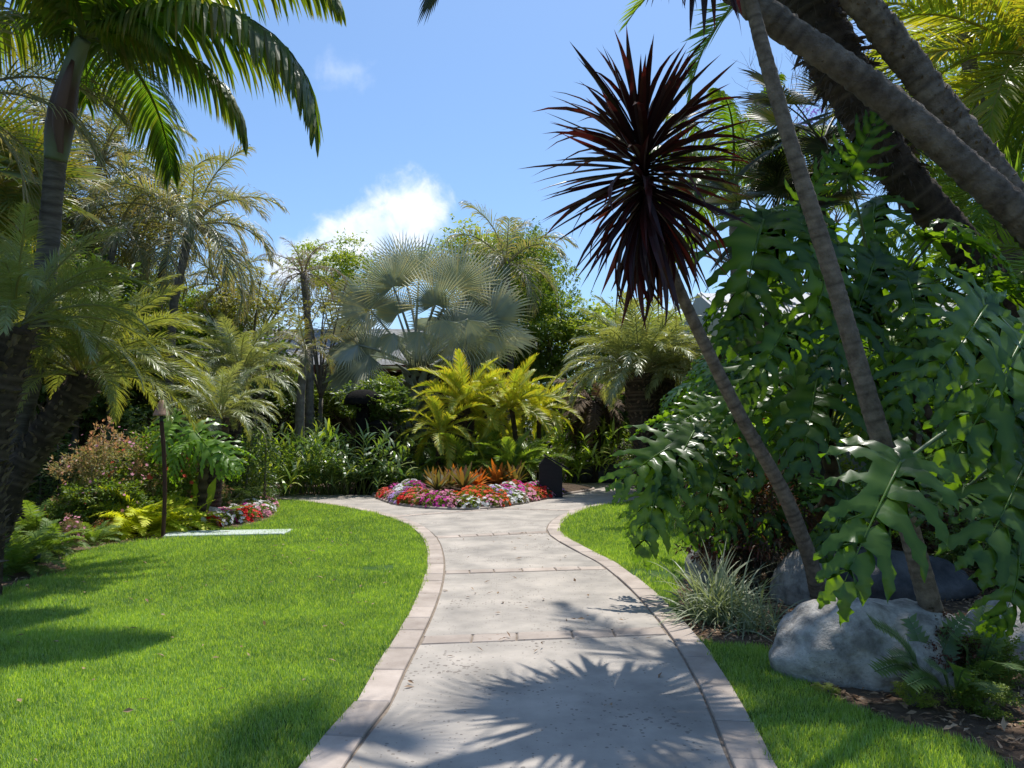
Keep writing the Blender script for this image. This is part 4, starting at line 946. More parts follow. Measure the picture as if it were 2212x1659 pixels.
def uplight(px, py, h, label):
    p = G(px, py); t = thing('garden_uplight', label, 'garden light', p, 'bullet lights at the edge of the left bed')
    mb = MB(); tube(mb, [(0, 0, 0), (0, 0, h * .55)], 0.012, 6); part('stake', mb.mesh('stake', MT['lamp_body']), t)
    mb = MB(); tube(mb, [(0, 0, h * .5), (0.0, 0.01, h)], [0.035, 0.042], 12); part('housing', mb.mesh('housing', MT['lamp_body'], True), t)
uplight(139, 1190, 0.24, 'slim grey garden uplight beneath the pink begonias'); uplight(78, 1237, 0.22, 'dark cylindrical uplight in the leftmost fern clump')

# dark carved figure in the gloom behind the gingers
st_ = P(812, 960, 20.5); stt = thing('carved_statue', 'black carved stone statue half hidden behind the dark gingers', 'statue', (st_.x, st_.y, 0))
mb = MB(); prof = [(0.36, 0), (0.36, 0.25), (0.30, 0.3), (0.27, 0.7), (0.33, 0.95), (0.36, 1.2)]; 
for k in range(7): z = 1.25 + k * 0.08; prof += [(0.30 + 0.05 * math.sin(k / 6 * 3.14), z), (0.34 + 0.05 * math.sin(k / 6 * 3.14), z + 0.03), (0.30 + 0.05 * math.sin(k / 6 * 3.14), z + 0.06)]
prof += [(0.18, 1.86), (0.01, 1.92)]; lathe(mb, prof, (0.12, 0, 0), 18); part('figure', mb.mesh('figure', MT['statue'], True), stt)
mb = MB(); lathe(mb, [(0.50, 2.28), (0.52, 2.33), (0.46, 2.5), (0.33, 2.62), (0.15, 2.68), (0.01, 2.69)], (-0.35, 0, 0), 18); box(mb, -.5, -.2, -.15, .15, 0, 2.3); part('canopy', mb.mesh('canopy', MT['statue'], True), stt)

# ================================================================ BOULDERS
c = G(1850, 1478)
boulder('boulder', 'big rounded pale grey boulder at the base of the tall leaning trunk', 'boulder', (c.x + 0.20, c.y + 0.20, 0.15), 0.62, 0.44, 0.38, 3, rot=-0.15, sub=5)
boulder('boulder', 'blocky dark boulder at the foot of the maroon cordyline', 'boulder', G(1762, 1318) + Vector((0, 0.3, 0.15)), 0.27, 0.30, 0.36, 5, rot=0.4)
boulder('boulder', 'long low dark boulder lying in shade behind the big boulder', 'boulder', G(1950, 1310) + Vector((0, 0.5, 0.15)), 1.0, 0.42, 0.30, 7, 'dark_rock', rot=-0.12)
boulder('boulder', 'sunlit grey boulder cut by the right edge of the photo', 'boulder', G(2240, 1450) + Vector((0.12, 0.3, 0.12)), 0.42, 0.36, 0.30, 9)
boulder('boulder', 'small grey boulder behind the grey-green strap grass clump', 'boulder', G(1545, 1262) + Vector((0.0, 0.2, 0.15)), 0.26, 0.24, 0.30, 11)
boulder('boulder', 'small low grey boulder beside the yellow fern on the left', 'boulder', G(452, 1130) + Vector((0, 0.2, 0.05)), 0.36, 0.25, 0.22, 13)
for i, (px, py, s, lb) in enumerate(((1262, 1045, 0.5, 'dark mossy boulder left of the shaded pair across the far path'), (1310, 1045, 0.62, 'taller dark boulder right of the shaded pair across the far path'))):
    boulder('boulder', lb, 'boulder', G(px, py) + Vector((0, 0.4, 0.3)), 0.55, 0.4, s, 20 + i, 'dark_rock')
ORD = 'first second third fourth fifth sixth seventh eighth ninth tenth eleventh twelfth thirteenth fourteenth fifteenth sixteenth seventeenth eighteenth nineteenth twentieth twenty-first twenty-second twenty-third twenty-fourth twenty-fifth twenty-sixth twenty-seventh twenty-eighth twenty-ninth thirtieth'.split()
# ================================================================ LEFT SIDE PALMS
def palm_trunk(t, pts, r0, r1, mat, name='trunk', **kw):
    o = Vector(t.location); mb, c, rad = trunk_ringed([Vector(p) - o for p in pts], r0, r1, **kw)
    part(name, mb.mesh('palm_trunk', MT[mat], True), t); return c, rad
# king palm, top left
base = P(-20, 1150, 9.4); base.z = 0
kp = thing('king_palm', 'tall king palm with ringed trunk and green and maroon crownshaft at top left', 'palm tree', base)
c, rad = palm_trunk(kp, [base, P(25, 1000, 9.2), P(68, 800, 9.0), P(95, 620, 8.7), P(112, 440, 8.4), P(122, 330, 8.2)], 0.14, 0.105, 'bark_king', ring=0.13, amp=0.08)
sh = MB(); o = Vector(base)
cs = resample(catmull([P(120, 345, 8.2) - o, P(133, 250, 8.1) - o, P(150, 170, 8.0) - o, P(168, 115, 7.95) - o, P(182, 85, 7.9) - o], 8), 0.04); n = len(cs)
vs_t = [min(1, max(0, 1.7 - abs(i / n - 0.42) * 5.0)) for i in range(n)]
tube(sh, cs, [0.115 + 0.03 * math.sin(min(1, i / n * 1.6) * 3.1) - 0.05 * (i / n) ** 3 for i in range(n)], 14, tint=vs_t, jit=0.02); part('crownshaft', sh.mesh('crownshaft', MT['shaft'], True), kp)
# loose sheath flap on the shaft
mb = MB(); pp = [P(128, 330, 8.05) - o, P(122, 250, 7.93) - o, P(140, 170, 7.85) - o, P(158, 130, 7.85) - o]; cc = catmull(pp, 6)
vs = []
for i, p in enumerate(cc): w = 0.07 * math.sin(math.pi * min(1, 0.12 + i / (len(cc) - 1) * 0.88)); vs += [p + Vector((-w, 0.03, 0)), p + Vector((0, -0.03, 0)), p + Vector((w, 0.03, 0))]
fs = []
for i in range(len(cc) - 1): k = 3 * i; fs += [(k, k + 3, k + 4, k + 1), (k + 1, k + 4, k + 5, k + 2)]
mb.add(vs, fs, 1.0); part('sheath', mb.mesh('sheath', MT['shaft'], True), kp)
ctop = P(185, 75, 7.9) - o
def kf(az, elev, droop, scale, seed, off=(0, 0, 0), **kw):
    a = dict(Ln=3.0, pairs=100, ll=0.95, lw=0.052, pet=0.06, a0=80, a1=28, vee=-14, grav=0.55, jit=0.07, rr=0.026, yel=0.35, tip=0.32, segs=4, base=0.55); a.update(kw)
    put('frond', frond_mesh('king_frond', L['king'], elev=elev, droop=droop, seed=seed, **a), kp, ctop + Vector(off), R(az), scale=scale)
kf(-4, 25, 115, 1.10, 1, curve=1.25)
kf(24, 14, 100, 0.70, 2)
kf(4, 60, 122, 1.08, 3, (0, 0, .05), curve=1.25)
kf(-70, 74, 70, 1.05, 4, (0, 0, .05), curve=1.6)
kf(165, 30, 85, 0.8, 5)
kf(200, 55, 100, 0.85, 6)
kf(120, 45, 100, 0.9, 7)
kf(70, 60, 80, 1.0, 8)
kf(-80, 40, 90, 0.85, 9)
kf(-130, 60, 90, 0.9, 10)
kf(90, 20, 100, 0.85, 11)
kf(-20, 15, 80, 0.42, 12)

def simple_palm(name, label, basep, pts, r0, r1, tmat, kind, count, scale, lo, hi, seed, group=None, ring=0.12, amp=0.05, shaft=None, **kw):
    t = thing(name, label, 'palm tree', basep, group); o = Vector(basep); rg = random.Random(seed)
    c, rad = palm_trunk(t, [basep] + pts, r0, r1, tmat, ring=ring, amp=amp, seed=seed)
    top = c[-1]
    if shaft:
        d = (c[-1] - c[-6]).normalized(); mb = MB(); cs = [top + d * shaft * k / 6 for k in range(7)]; tube(mb, cs, [r1 * (1.0, 1.35, 1.4, 1.25, 1.05, 0.9, 0.7)[k] for k in range(7)], 10); part('crownshaft', mb.mesh('crownshaft', MT['shaft'], True), t); top = cs[-1]
    crown(t, top, kind, count, scale, lo, hi, rg, **kw)
    return t, top
def gb(x, d): p = P(x, 900, d); p.z = 0; return p
simple_palm('slender_palm', 'slender palm with thin curled fronds, the highest one behind the king palm', gb(150, 18.9), [P(160, 700, 18.5), P(190, 480, 18.3), P(218, 345, 18.3)], 0.09, 0.07, 'bark_king', 'slender', 23, 1.22, -25, 85, 21, 'slender curly palms in the left background')
simple_palm('slender_palm', 'slender palm with pale yellow-green fronds and bare green crownshaft, rightmost of its group', gb(360, 17.7), [P(372, 700, 17.3), P(388, 600, 17.1), P(405, 525, 17.1)], 0.10, 0.085, 'bark_king', 'slender', 22, 1.24, -30, 82, 22, 'slender curly palms in the left background', shaft=0.42)
simple_palm('slender_palm', 'short slender palm with its crown level with the roof of the garden palms', gb(240, 17.7), [P(240, 700, 17.3), P(238, 580, 17.1), P(248, 520, 17.1)], 0.085, 0.07, 'bark_king', 'slender', 19, 0.98, -20, 82, 23, 'slender curly palms in the left background', shaft=0.3)
simple_palm('slender_palm', 'slender palm with brown curled fronds at the left of its group', gb(60, 18.3), [P(80, 600, 18.3), P(85, 350, 18.3), P(100, 255, 18.3)], 0.09, 0.07, 'bark_king', 'slender', 19, 1.16, -25, 85, 24, 'slender curly palms in the left background')
simple_palm('slender_palm', 'slender palm with dark drooping fronds between two pale ones', gb(345, 19.5), [P(345, 650, 19.5), P(362, 540, 19.5), P(370, 470, 19.5)], 0.10, 0.08, 'bark_king', 'slender', 20, 1.22, -35, 70, 25, 'slender curly palms in the left background', shaft=0.35)
for i, (x, y, d, s_, lb) in enumerate(((300, 560, 20, 1.05, 'slender palm low behind the two tallest curly palms'), (30, 480, 17, 1.1, 'dense curly palm behind the king palm trunk'), (480, 640, 22, 1.0, 'small curly palm right of the curly group, low above the pygmy palms'), (165, 520, 18, 1.0, 'curly palm with a dense crown just right of the king palm trunk'))):
    simple_palm('slender_palm', lb, gb(x, d), [P(x, 800, d), P(x + 4, (y + 800) / 2, d), P(x + 6, y, d)], 0.09, 0.07, 'bark_tree', 'slender', 22, s_, -40, 84, 120 + i, 'slender curly palms in the left background', shaft=0.3)
# far left fan palm
t, top = simple_palm('fan_palm', 'fan palm with stiff orange-tipped leaves at the far left edge', gb(-60, 11), [P(-50, 800, 11), P(-30, 500, 11), P(-10, 400, 11)], 0.15, 0.12, 'bark_dark', 'fan_green', 26, 0.95, -35, 85, 31)
simple_palm('curly_palm', 'palm crown with long curled leaf tips entering at the left edge', gb(-130, 8.0), [P(-130, 500, 8), P(-125, 300, 7.8), P(-120, 215, 7.8)], 0.09, 0.07, 'bark_king', 'slender', 12, 0.9, -30, 80, 32)

# pygmy date palms
def pygmy(name, label, basep, pts, r0, r1, kind, count, scale, lo, hi, seed, group=None, swell=0.0, size=0.05, tmat='bark_dark', **kw):
    t = thing(name, label, 'palm tree', basep, group); rg = random.Random(seed)
    rf = (lambda s: r0 + (r1 - r0) * s + swell * max(0, s - 0.35) * (1 if s < 0.85 else 1 - (s - .85) * 4))
    c, rad = palm_trunk(t, [basep] + pts, r0, r1, tmat, ring=0.06, amp=0.1, seed=seed, jit=0.06, rf=rf)
    mb = MB(); stubs(mb, c, rad, 0.05, size, 0.6, seed, 0.12, 0.9, 0.55); part('leaf_stubs', mb.mesh('leaf_stubs', MT['stub']), t, kind='stuff')
    crown(t, c[-1], kind, count, scale, lo, hi, rg, spread=rad[-1] * 0.7, rise=0.12, **kw); return t
G_PY = 'pygmy date palms in the left bed'
b0 = P(-35, 1230, 8.8); b0.z = 0
pygmy('pygmy_date_palm', 'large pygmy date palm leaning right on a thick stubbly trunk beside the left shrubs', b0, [P(20, 1060, 8.9), P(80, 960, 9.0), P(140, 880, 9.1), P(190, 815, 9.2)], 0.15, 0.18, 'pygmy', 54, 1.02, 4, 88, 41, G_PY, size=0.075)
b0 = P(-40, 1300, 7.4); b0.z = 0
pygmy('pygmy_date_palm', 'pygmy date palm with shaggy dark trunk top cut by the left edge', b0, [P(-30, 1000, 7.4), P(0, 820, 7.4), P(30, 705, 7.4)], 0.16, 0.19, 'pygmy', 40, 0.82, 0, 88, 42, G_PY, size=0.085)
pygmy('pygmy_date_palm', 'small grey-green pygmy palm behind the copper lamp', gb(462, 14.2), [P(465, 960, 14.2), P(472, 900, 14.2)], 0.15, 0.15, 'pygmy_grey', 42, 0.72, -2, 88, 43, G_PY, swell=0.12)
pygmy('pygmy_date_palm', 'pygmy palm with higher airy crown behind the small grey-green one', gb(505, 16.5), [P(508, 900, 16.5), P(520, 810, 16.5)], 0.12, 0.14, 'pygmy_grey', 38, 0.98, 0, 86, 44, G_PY)
pygmy('pygmy_date_palm', 'pygmy date palm with the wider crown, left of the twin palms at right centre', gb(1392, 19.5), [P(1388, 950, 19.5), P(1384, 880, 19.5), P(1382, 808, 19.5)], 0.20, 0.22, 'pygmy_grey', 62, 1.42, 4, 88, 45, 'twin pygmy date palms beyond the fork', swell=0.32, size=0.12)
pygmy('pygmy_date_palm', 'slimmer pygmy date palm, right of the twin palms at right centre', gb(1408, 20.2), [P(1412, 950, 20.2), P(1425, 880, 20.2), P(1440, 818, 20.2)], 0.16, 0.17, 'pygmy_grey', 46, 1.2, 6, 88, 46, 'twin pygmy date palms beyond the fork', swell=0.20, size=0.10)
# slim grey trunk with small crowns
simple_palm('slim_palm', 'slim pale grey palm trunk with a small tuft at the cottage corner', gb(650, 20), [P(648, 880, 20), P(655, 800, 20), P(662, 755, 20)], 0.14, 0.10, 'bark_tree', 'slender', 10, 0.6, -20, 80, 47)
simple_palm('slim_palm', 'half dead palm with grey frayed fronds left of the silver palm', gb(672, 23), [P(668, 760, 23), P(662, 660, 23), P(655, 590, 23)], 0.14, 0.10, 'bark_tree', 'dry', 18, 0.85, -40, 85, 48)
simple_palm('slim_palm', 'king palm with yellowing fronds just behind the silver palm', gb(1100, 26.5), [P(1103, 850, 26.5), P(1102, 760, 26.5), P(1095, 600, 26.5)], 0.13, 0.11, 'bark_king', 'slender', 18, 1.35, -35, 85, 49, shaft=0.5)
simple_palm('slim_palm', 'king palm crown seen behind the maroon cordyline', gb(1592, 15.5), [P(1592, 760, 15.5), P(1590, 600, 15.5), P(1586, 450, 15.5)], 0.13, 0.11, 'bark_tree', 'king', 15, 0.80, -15, 85, 50, shaft=0.6)

# ================================================================ SILVER FAN PALM
bb = gb(898, 24)
sp_ = thing('silver_fan_palm', 'broad silver-blue fan palm in front of the cottage', 'palm tree', bb)
c, rad = palm_trunk(sp_, [bb, P(900, 900, 24), P(902, 840, 24), P(905, 800, 24)], 0.34, 0.36, 'bark_dark', ring=0.1, amp=0.1)
mb = MB(); stubs(mb, c, rad, 0.16, 0.42, 0.5, 5, 0.35, 0.9, 0.5); part('leaf_stubs', mb.mesh('leaf_stubs', MT['silver_petiole']), sp_, kind='stuff')
SB = [fan_blade('silver_blade', L['silver'], seed=k, fused=.34, seg=42, span=sp0, cup=cu, grav=gv) for k, (sp0, cu, gv) in enumerate(((230, 14, .06), (250, 20, .10), (200, 8, .12), (220, 16, .07)))]
SD = [fan_blade('drooping_silver_blade', L['silver'], seed=10 + k, span=170, cup=-12, grav=.45, fused=.3, fold=1.2) for k in range(2)]
so = Vector(bb); ctr = c[-1]; rg = random.Random(12)
def fan_at(hx, hy, tx, ty, dd, facing, R_, meshes, vi):
    A = P(hx, hy, 24 + dd) - so; T = P(tx, ty, 24 + dd * 1.1) - so
    petiole(sp_, ctr + Vector((rg.uniform(-.2, .2), rg.uniform(-.15, .15), rg.uniform(0, .3))), A, .040, .04, MT['silver_petiole'])
    x = (T - A).normalized(); z = Vector(facing); z = (z - x * z.dot(x)).normalized(); y = z.cross(x)
    part('blade', meshes[vi % len(meshes)], sp_, Matrix.Translation(A) @ Matrix((x, y, z)).transposed().to_4x4() @ Matrix.Scale(R_ / 1.5, 4))
for q in ((850, 620, 800, 510, -.3, (-.4, -1, 0.9), 1.55, 0), (905, 600, 900, 490, .3, (0, -1, 0.9), 1.6, 1), (985, 620, 1000, 500, -.5, (.2, -1, 0.9), 1.6, 0), (1040, 640, 1075, 530, .4, (.5, -1, 0.8), 1.5, 3),
          (800, 670, 700, 600, -.2, (-.4, -1, 1.1), 1.6, 1), (790, 720, 680, 690, .3, (-.3, -1, 1.2), 1.45, 3), (775, 745, 690, 790, -.7, (-.3, -1, 1.4), 1.3, 2), (1060, 690, 1150, 620, -.3, (.5, -1, 1.0), 1.5, 1),
          (1075, 730, 1150, 730, .4, (.5, -1, 1.2), 1.4, 2), (940, 660, 930, 560, -1.2, (-.2, -1, 1.1), 1.35, 0), (860, 680, 800, 620, 1.2, (-.2, -1, 0.9), 1.4, 3), (1010, 680, 1060, 600, 1.2, (.2, -1, 0.9), 1.4, 1),
          (950, 600, 960, 500, 1.6, (0, -1, 0.7), 1.5, 2), (870, 580, 850, 500, 1.7, (0, -1, 0.7), 1.4, 0)): fan_at(*q[:5], q[5], q[6], SB, q[7])
for q in ((905, 715, 890, 800, -1.6, (0, -1, 1), 1.35, 0), (1010, 690, 1020, 790, -1.5, (.2, -1, 1), 1.35, 1), (955, 690, 950, 790, -1.9, (0, -1, 1.1), 1.2, 1), (1060, 720, 1085, 800, -.9, (.5, -1, 1), 1.2, 0), (850, 720, 820, 800, -1.2, (-.4, -1, 1), 1.2, 1)): fan_at(*q[:5], q[5], q[6], SD, q[7])
crown(sp_, ctr, 'silver', 9, .95, 15, 80, random.Random(77), spread=.22, rise=.4, roll=.8, az_bias=R(90))

# ================================================================ PLANTS OF THE FORK BED
def feather_clump(name, label, base, h, kind, count, scale, lo, hi, seed, group=None, cat='palm', stem=0.06, bias=None):
    t = thing(name, label, cat, base, group); rg = random.Random(seed)
    mb = MB(); c = resample(catmull([(0, 0, 0), (rg.uniform(-.05, .05), 0, h * .5), (rg.uniform(-.08, .08), 0, h)], 5), 0.05); tube(mb, c, [stem * (1.1 if i % 3 else 1.3) for i in range(len(c))], 9, jit=0.08); part('trunk', mb.mesh('stem', MT['bark_dark'], True), t)
    crown(t, c[-1], kind, count, scale, lo, hi, rg, spread=stem, az_bias=bias); return t
GF = 'feathery palms in the flower bed'
def gz(x, y, z=0.2): p = G(x, y); p.z = z; return p
feather_clump('feather_palm', 'golden-green feathery palm with the highest crown of the flower bed', gz(1005, 1056), 2.15, 'yellow', 36, 1.3, -22, 85, 51, GF)
feather_clump('feather_palm', 'golden-green feathery palm right of and behind the highest one in the flower bed', gz(1110, 1056), 2.1, 'yellow', 26, 1.2, -20, 85, 52, GF)
feather_clump('feather_palm', 'lower yellow-green feathery palm at the left of the flower bed', gz(945, 1062), 1.4, 'yellow', 22, 1.05, -30, 80, 53, GF)
feather_clump('feather_palm', 'deep green feathery palm low in the middle of the flower bed', gz(1060, 1056), 0.35, 'feather', 20, 1.0, 5, 80, 54, GF)
feather_clump('feather_palm', 'deep green feathery palm low at the left rear of the flower bed', gz(945, 1056), 0.28, 'feather', 16, 0.92, 5, 75, 55, GF)
feather_clump('feather_palm', 'low green feathery palm arching over the black sign box', gz(1142, 1060), 0.4, 'feather', 18, 0.95, -5, 75, 56, GF)
feather_clump('feather_palm', 'leafy green feathery palm low at the right middle of the flower bed', gz(1110, 1064), .45, 'feather', 18, .95, 0, 75, 58, GF)
feather_clump('feather_palm', 'leafy green feathery palm low just behind the left bromeliads', gz(1000, 1062), .45, 'feather', 18, 1.0, 0, 75, 59, GF)
feather_clump('feather_palm', 'gold-green feathery palm highest at the rear right of the flower bed', gz(1165, 1050), 2.0, 'yellow', 24, 1.05, -20, 80, 60, GF)
t = feather_clump('feather_palm', 'small pale green feathery palm among the gold ones in the flower bed', gz(1085, 1048), 1.2, 'yellow', 16, 0.85, -30, 60, 57, GF)
def fern(label, base, kind, count, scale, seed, group=None, name='fern', lo=0, hi=75):
    t = thing(name, label, 'fern', base, group); crown(t, Vector((0, 0, 0.03)), kind, count, scale, lo, hi, random.Random(seed), spread=0.03); return t
fern('yellow-green fern at the left rear of the flower bed', gz(885, 1062), 'fern_yellow', 18, 1.0, 61)
fern('green fern behind the lilac flowers of the flower bed', gz(912, 1066), 'fern_green', 22, 1.1, 62)
fern('small green fern at the left tip of the flower bed', gz(862, 1066), 'fern_green', 16, 0.8, 63)
# bromeliads
def rosette_mesh(name, mat, n, ln, w, seed, stiff=0.10, lo=15, hi=80):
    mb = MB(); rg = random.Random(seed)
    for i in range(n):
        a = i * 2.4 + rg.uniform(-.2, .2); e = R(hi + (lo - hi) * (i / n) + rg.uniform(-8, 8)); d = (math.cos(a) * math.cos(e), math.sin(a) * math.cos(e), math.sin(e))
        tt = rg.random() ** 1.2
        strip(mb, (math.cos(a) * .02, math.sin(a) * .02, 0.02), d, (-math.sin(a), math.cos(a), 0), ln * rg.uniform(.75, 1.1), w, [0.7, 0.85, 1, 0.95, 0.7, 0], stiff, tt * 0.5, tt)
    return mb.mesh(name, mat)
BRM = [rosette_mesh('bromeliad_rosette', L['brom'], 26, 0.40, 0.065, s) for s in (1, 2)]; BGM = [rosette_mesh('green_rosette', L['brom_green'], 26, 0.40, 0.06, s) for s in (3, 4)]
rg = random.Random(91)
kcount = [0, 0]
for i, (px, py, kd) in enumerate(sorted(((958, 1062, 1), (985, 1072, 0), (1010, 1060, 0), (1030, 1074, 0), (1052, 1062, 0), (1075, 1070, 0), (1000, 1082, 1), (968, 1078, 1), (1095, 1062, 0), (935, 1072, 1), (1112, 1070, 1), (1042, 1052, 1), (982, 1054, 1), (945, 1084, 1)))):
    kcount[kd] += 1
    b = gz(px, py, 0.24); t = thing('bromeliad', ('orange bromeliad rosette, %s orange one from the left in the flower bed' if kd == 0 else 'grey-green bromeliad rosette, %s green one from the left in the flower bed') % ORD[kcount[kd] - 1], 'bromeliad', b, 'orange bromeliads of the flower bed' if kd == 0 else 'grey-green bromeliads of the flower bed')
    part('leaves', (BRM if kd == 0 else BGM)[i % 2], t, Matrix.Rotation(rg.uniform(0, 6), 4, 'Z') @ Matrix.Scale(rg.uniform(1.2, 1.65), 4), kind='stuff')
# impatiens
def mound_leaves(seed):
    rs = np.random.RandomState(seed); n = 420; d = rdir(n, rs); d[:, 2] = np.abs(d[:, 2]); p = d * np.array([0.21, 0.21, 0.19]) * (0.6 + 0.4 * rs.rand(n, 1)); 
    return leaf_cloud('impatiens_foliage', L['tree_mid'], p, d + rdir(n, rs) * 0.7, rdir(n, rs) * .6 + [0, 0, 1], rs.uniform(.03, .055, n), rs.uniform(.015, .026, n), rs.rand(n) * .5)
IM = [mound_leaves(s) for s in (1, 2, 3)]
IFm = {}
def nb(cs, i):
    return ', %s from the left' % (ORD[i] if i < 30 else 'farthest')
def nb_old(cs, i):
    f = lambda k: {'orange': 'orange-red'}.get(cs[k % len(cs)], cs[k % len(cs)])
    return (' between %s and %s' % (f(i - 1), f(i + 1))) if i else ' at the left end'
def impatiens(p, colr, where, i, n=42, between=None):
    s = rnd.uniform(0.9, 1.2)
    cn = {'orange': 'orange-red', 'coral': 'coral'}.get(colr, colr)
    t = thing('impatiens', cn + ' impatiens mound' + (between or '') + ' ' + where, 'flowering plant', p, 'impatiens ' + where)
    part('foliage', IM[i % 3], t, Matrix.Rotation(i * 1.1, 4, 'Z') @ Matrix.Scale(s, 4))
    k = (colr, i % 3)
    if k not in IFm: IFm[k] = flowers_mesh(n, 0.225, 0.225, 0.205, 0.0, colr, 0.088, 100 + i % 3, top=True)
    part('flower', IFm[k], t, Matrix.Rotation(i * 1.9, 4, 'Z') @ Matrix.Scale(s, 4), kind='stuff')
front = [p for p in isl if p.y < 19.6 and p.x < 2.0]
isl_front = resample([Vector(p) for p in sorted([G(*q) for q in isl_px], key=lambda v: v.x)], 0.29)
colsF = ['coral', 'red', 'pink', 'pink', 'lilac', 'lilac', 'red', 'coral', 'pink', 'magenta', 'magenta', 'pink', 'white', 'white', 'pink', 'orange', 'white', 'white', 'white', 'pink', 'pink', 'coral']
colsB = ['magenta', 'magenta', 'white', 'white', 'lilac', 'magenta', 'coral', 'red', 'pink', 'magenta', 'pink', 'orange', 'orange', 'orange', 'orange', 'orange', 'lilac', 'white', 'magenta', 'magenta', 'white', 'coral']
for i, p in enumerate(isl_front):
    q = islc - p; q.z = 0; q.normalize()
    impatiens(p + q * 0.20 + Vector((0, 0, 0.06)), colsF[i % 22], 'in the front row of the flower bed', i, between=nb(colsF, i))
    impatiens(p + q * 0.50 + Vector((rnd.uniform(-.06, .06), 0, 0.15)), colsB[i % 22], 'in the second row of the flower bed', i + 1, between=nb(colsB, i))
    rear = sum(1 for k in (0, 1, 2, 3, 12, 13, 14, 15, 16, 17, 18, 19, 20) if k < i)
    if i in (0, 1, 2, 3, 12, 13, 14, 15, 16, 17, 18, 19, 20): impatiens(p + q * 0.80 + Vector((0, 0, 0.22)), colsB[(i + 2) % 22], 'in the rear row of the flower bed', i + 2, between=nb(colsB, rear))
LB = ['white', 'pink', 'red', 'pink', 'white', 'magenta', 'white', 'pink', 'red', 'white', 'pink']
rg = random.Random(17)
for i, (px, py) in enumerate(((404, 1146), (422, 1141), (440, 1143), (455, 1136), (470, 1137), (486, 1130), (500, 1132), (512, 1124), (528, 1127), (540, 1118), (552, 1119), (565, 1110), (574, 1101), (430, 1133), (478, 1124), (498, 1119), (520, 1113), (538, 1108), (560, 1096))):
    impatiens(G(px, py) + Vector((0, 0.1, 0.03)), LB[i % 11], 'in the %s row of the left bed' % ('front' if i < 13 else 'rear'), i, 34, between=nb(LB, i if i < 13 else i - 13))

# ================================================================ LEFT BED
G_GI = 'ginger clumps along the far path'
def cane_mesh(name, mat, h, nl, ll, lw, lean, seed):
    mb = MB(); rg = random.Random(seed); K = 10; pts = []; x = z = 0.0; a = math.pi / 2 - lean * 0.3
    for i in range(K + 1):
        pts.append(Vector((x, 0, z))); x += math.cos(a) * h / K; z += math.sin(a) * h / K; a -= lean * 0.12
    tube(mb, pts, [0.011 * (1 - .6 * i / K) for i in range(K + 1)], 5, tint=0.6)
    for i in range(nl):
        s = 0.28 + 0.72 * i / nl; f = s * K; i0 = min(K - 1, int(f)); p = pts[i0].lerp(pts[i0 + 1], f - i0); sd = 1 if i % 2 else -1
        e = R(28 + 30 * s + rg.uniform(-22, 18)); az_ = R(90 * sd + rg.uniform(-65, 65)); d = (math.cos(az_) * math.cos(e), math.sin(az_) * math.cos(e), math.sin(e))
        w = (math.sin(az_) * -1, math.cos(az_), rg.uniform(-.3, .3)); t0 = rg.random() ** 3 * 0.8
        strip(mb, p, d, w, ll * rg.uniform(.75, 1.1), lw, [0.35, 0.95, 1, 0.7, 0.3, 0], rg.uniform(.15, .42), t0, t0 * 1.2)
    return mb.mesh(name, mat)
CN = {k: [cane_mesh('ginger_cane_' + k, L[m_], h, 15, ll, .055, le, s) for s, (h, ll, le) in enumerate(((1.5, .42, .5), (1.7, .40, .9), (1.25, .38, .3), (1.6, .45, 1.4)))] for k, m_ in (('dark', 'ginger'), ('light', 'ginger_light'))}
def ginger(label, c, rx, ry, n, kind, scale, seed):
    t = thing('ginger_plant', label, 'plant', c, G_GI); rg = random.Random(seed)
    for i in range(n):
        a = rg.uniform(0, 6.28); r = math.sqrt(rg.random())
        put('cane', CN[kind][i % 4], t, (math.cos(a) * r * rx, math.sin(a) * r * ry, 0), a + rg.uniform(-1, 1), tiltx=rg.uniform(-.25, .25), tilty=rg.uniform(-.05, .35), scale=scale * rg.uniform(.55, 1.15))
ginger('tall dark green ginger clump in front of the statue', G(750, 1073) + Vector((0, 0.7, 0)), 0.95, .5, 58, 'dark', 1.15, 71)
ginger('dark green ginger clump beside the slim grey palm trunk', G(690, 1073) + Vector((0, 0.8, 0)), 0.7, .5, 40, 'dark', 1.15, 72)
ginger('light green ginger clump right of the small pygmy palm', G(600, 1072) + Vector((0, 0.7, 0)), 0.9, .6, 46, 'light', 1.2, 73)
ginger('light green ginger clump directly behind the asparagus fern', G(535, 1074) + Vector((0, 0.4, 0)), 0.6, .5, 28, 'light', 1.05, 74)
ginger('yellow-green ginger thicket behind the black sign box', G(1240, 1048) + Vector((0, 1.0, 0)), 1.1, .7, 55, 'light', 1.35, 75)
ginger('dark ginger thicket at the bend of the far right path', G(1180, 1050) + Vector((0, 1.6, 0)), 1.2, .7, 45, 'light', 1.5, 76)
ginger('shaded ginger clump between the statue and the flower bed', G(865, 1068) + Vector((0, 0.9, 0)), 0.6, .4, 24, 'dark', 0.72, 77)

